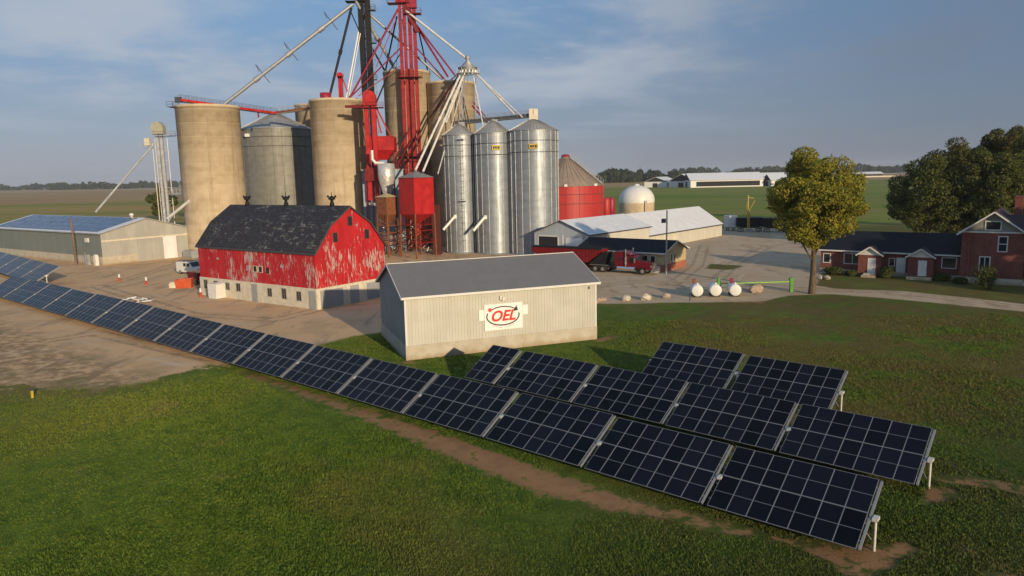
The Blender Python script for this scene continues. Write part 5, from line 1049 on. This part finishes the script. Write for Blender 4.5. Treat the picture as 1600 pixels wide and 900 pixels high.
def make_tree(name, xy, label, cat, H, crown0, rx, mat, n, size, seed, nb=26, trunk_r=.35, group=None, lobes=None, limbs=True, ysc=1.0, bs=(.2, .36)):
    r = random.Random(seed); t = thing(name, label, cat, (xy[0], xy[1], 0), 0, group); blobs = []
    ch = (H-crown0)/2; cz = crown0+ch
    for i in range(nb):
        while True:
            a = r.uniform(-1, 1), r.uniform(-1, 1), r.uniform(-1, 1); q = a[0]**2+a[1]**2+a[2]**2
            if q < 1 and q > .12: break
        prof = 1 - .28*max(0, a[2])**1.5 - .12*max(0, -a[2])
        s_ = r.uniform(*bs)*rx; blobs.append((a[0]*rx*.80*prof, a[1]*rx*.80*prof*ysc, cz+a[2]*ch*.82, s_, s_, s_*r.uniform(.6, .85)))
    V = leaves(blobs, n, size, seed); me = tri_mesh('crown', V, 4); me.materials.append(M[mat]); link('crown', me, t)
    b = MB(); b.tube((0, 0, -.3), (.1, 0, crown0*.55), trunk_r*1.25, trunk_r*.95, 12); b.tube((.1, 0, crown0*.55), (0, 0, crown0+ch*.4), trunk_r*.95, trunk_r*.6, 12, caps=False); b.tube((0, 0, crown0+ch*.4), (.2, 0, crown0+ch*1.4), trunk_r*.6, trunk_r*.2, 8)
    if limbs:
        for i, bl in enumerate(blobs[:16]):
            z0 = crown0*.75+ch*.9*(i/16); b.tube((0, 0, z0), (bl[0]*.85, bl[1]*.85, max(bl[2], z0+.5)), trunk_r*.33, trunk_r*.08, 6)
    part('trunk', b, M['bark'], t); return t
make_tree('maple_tree', (41.2, 97.8), 'golden maple tree on the lawn edge with a bare lower trunk', 'tree', 20.6, 5.4, 7.3, 'leaf_gold', 66000, .15, 5, 95, .42, bs=(.15, .26))
RT = 'dark trees behind the houses'
for i, (u, Yd, H, c0, rx, mat, lab) in enumerate(((1446, 152, 20.5, .8, 8.0, 'leaf_dark', 'dense dark tree directly right of the gap beside the maple'), (1494, 160, 24.5, 1, 9.0, 'leaf_mid', 'olive tree with the broad rounded top behind the low house'), (1543, 148, 22.0, 1, 7.6, 'leaf_dark', 'dark tree above the gable of the brick house'),
                                                  (1548, 165, 27.0, 5, 6.0, 'leaf_mid', 'tallest olive tree, behind the chimney'), (1598, 155, 24.5, 3, 8.0, 'leaf_dark', 'dark tree at the right edge of the picture'), (1580, 190, 28.0, 5, 8, 'leaf_mid', 'far olive tree near the right edge, behind the dark ones'))):
    p = at(u, 300, Yd); make_tree('leafy_tree', (p.x, Yd), lab, 'tree', H, c0, rx, mat, 34000, .23, 20+i, 60, .4, RT, bs=(.18, .32))
# trees right of the picture that shade the houses and the yard
for i, (x, y, H, rx) in enumerate(((83, 77, 19, 7.5), (95, 70, 20, 8), (81, 91, 15, 6.5))):
    make_tree('leafy_tree', (x, y), ['broad tree beyond the right edge, nearest the brick house', 'large tree beyond the right edge, farther from the brick house', 'low tree beyond the right edge beside the driveway'][i], 'tree', H, 3, rx, 'leaf_dark', 16000, .3, 60+i, 26, .4, 'trees beyond the right edge of the picture')
p = at(270, 300, 330); make_tree('leafy_tree', (p.x-6, 330), 'dark tree far behind the silver elevator leg', 'tree', 16, 1.5, 8, 'leaf_dark', 9000, .4, 71, 16, .4); make_tree('leafy_tree', (p.x+5, 345), 'rounded dark tree half hidden by the left concrete silo', 'tree', 19, 1.5, 9, 'leaf_dark', 9000, .4, 72, 16, .4)
def bush(xy, r_, h, lab, mat, seed, n=2600):
    bl = [(random.uniform(-.5, .5)*r_, random.uniform(-.5, .5)*r_, h*random.uniform(.35, .65), r_*.6, r_*.6, h*.4) for _ in range(7)]; V = leaves(bl, n, .10, seed); V[:, 2] = np.maximum(V[:, 2], .02); me = tri_mesh('bush', V, 4); me.materials.append(M[mat]); o = link('bush', me); o.location = (xy[0], xy[1], 0); tag(o, lab, 'bush', 'shrubs in front of the houses')
lowm = Matrix.Translation((51.3, 118.9, 0)) @ Matrix.Rotation(math.atan2(-.61, .79), 4, 'Z')
for i, (x, y, r_, h, lab) in enumerate(((10.4, -2.6, 1.3, 1.9, 'dark round shrub right of the first white porch'), (3.0, -1.6, 1.8, 1.2, 'spreading shrub under the left window of the low house'), (17.5, -1.6, 1.5, 1.1, 'low shrub between the second porch and the brick house'), (20.4, -3.8, 1.0, 1.0, 'small shrub at the brick house corner'), (5.4, -2.2, .9, .9, 'small shrub left of the first porch steps'))):
    w = lowm @ Vector((x, y, 0)); bush((w.x, w.y), r_, h, lab, 'leaf_dark', 90+i)
g = gp(1546, 452); bush((g[0]-.5, g[1]), 1.7, 3.4, 'tall bare-looking bush against the brick house front', 'leaf_dark', 99, 3200)
# far woods: uncountable masses
def woods(name, pts, H, dep_, n, size, seed, label):
    r = np.random.default_rng(seed); P_ = np.array(pts, float); seg = np.linalg.norm(np.diff(P_, axis=0), axis=1); cum = np.concatenate([[0], np.cumsum(seg)]); nt_ = int(cum[-1]/(H*.42)); blobs = []
    for i in range(nt_*2):
        s_ = r.uniform(0, cum[-1]); j = min(np.searchsorted(cum, s_, 'right')-1, len(seg)-1); f = (s_-cum[j])/seg[j]; c = P_[j]*(1-f)+P_[j+1]*f; h = H*r.uniform(.62, 1.05)*(.85+.15*math.sin(s_/H*.8)); w = H*r.uniform(.25, .42)
        blobs.append((c[0], c[1]+r.uniform(0, dep_), h*.55, w, w, h*.46))
    V = leaves(blobs, n, size, seed); V[:, 2] = np.maximum(V[:, 2], -.5); me = tri_mesh(name, V, 4); me.materials.append(M['leaf_far']); o = link(name, me); o['kind'] = 'stuff'; o['label'] = label; o['category'] = 'woodland'; return o
def lp(u, Yd): p = at(u, 285, Yd); return (p.x, Yd)
woods('woodland', [lp(935, 1300), lp(1000, 1320), lp(1085, 1300)], 25, 60, 26000, 2.4, 1, 'distant wood behind the white barns')
woods('woodland', [lp(1060, 2300), lp(1250, 2350), lp(1420, 2300), lp(1600, 2300)], 32, 80, 26000, 3.5, 2, 'hazy wood on the horizon at the right')
woods('woodland', [lp(-40, 2900), lp(70, 2850), lp(85, 2500), lp(200, 2450), lp(260, 2700), lp(420, 2900)], 26, 80, 26000, 3.6, 3, 'hazy wood on the horizon at the left')
woods('woodland', [lp(1150, 1500), lp(1230, 1480), lp(1300, 1500)], 20, 40, 9000, 2.2, 4, 'dark wood just behind the far barns right of the first wood')
b = MB()
for i in range(36):
    p = at(1350+i*1.3, 268, 1300); b.box((p.x, 1300, 0), (p.x+.5, 1300.4, 3)); 
p0 = at(1350, 268, 1300); p1 = at(1402, 268, 1300); b.box((p0.x, 1299.8, 1), (p1.x, 1300, 2.6)); solo('field_fence', b, M['cream'], 'pale fence across the far field right of the maple', 'fence')

# ------------------------------------------------------------ air
b = MB(); b.box((-9500, -450, -2), (9500, 9500, 90)); hz = part('haze', b, [bpy.data.materials.new('haze_air')], None); hm = hz.data.materials[0]; hm.use_nodes = True; ht = hm.node_tree; ht.nodes.clear()
ho = ht.nodes.new('ShaderNodeOutputMaterial'); pv = ht.nodes.new('ShaderNodeVolumePrincipled'); pv.inputs['Color'].default_value = (.72, .80, .92, 1); pv.inputs['Density'].default_value = .00008; pv.inputs['Anisotropy'].default_value = 0.0
ht.links.new(pv.outputs[0], ho.inputs['Volume']); hz['kind'] = 'stuff'; hz['label'] = 'thin bluish haze over the far fields and woods'; hz['category'] = 'haze'
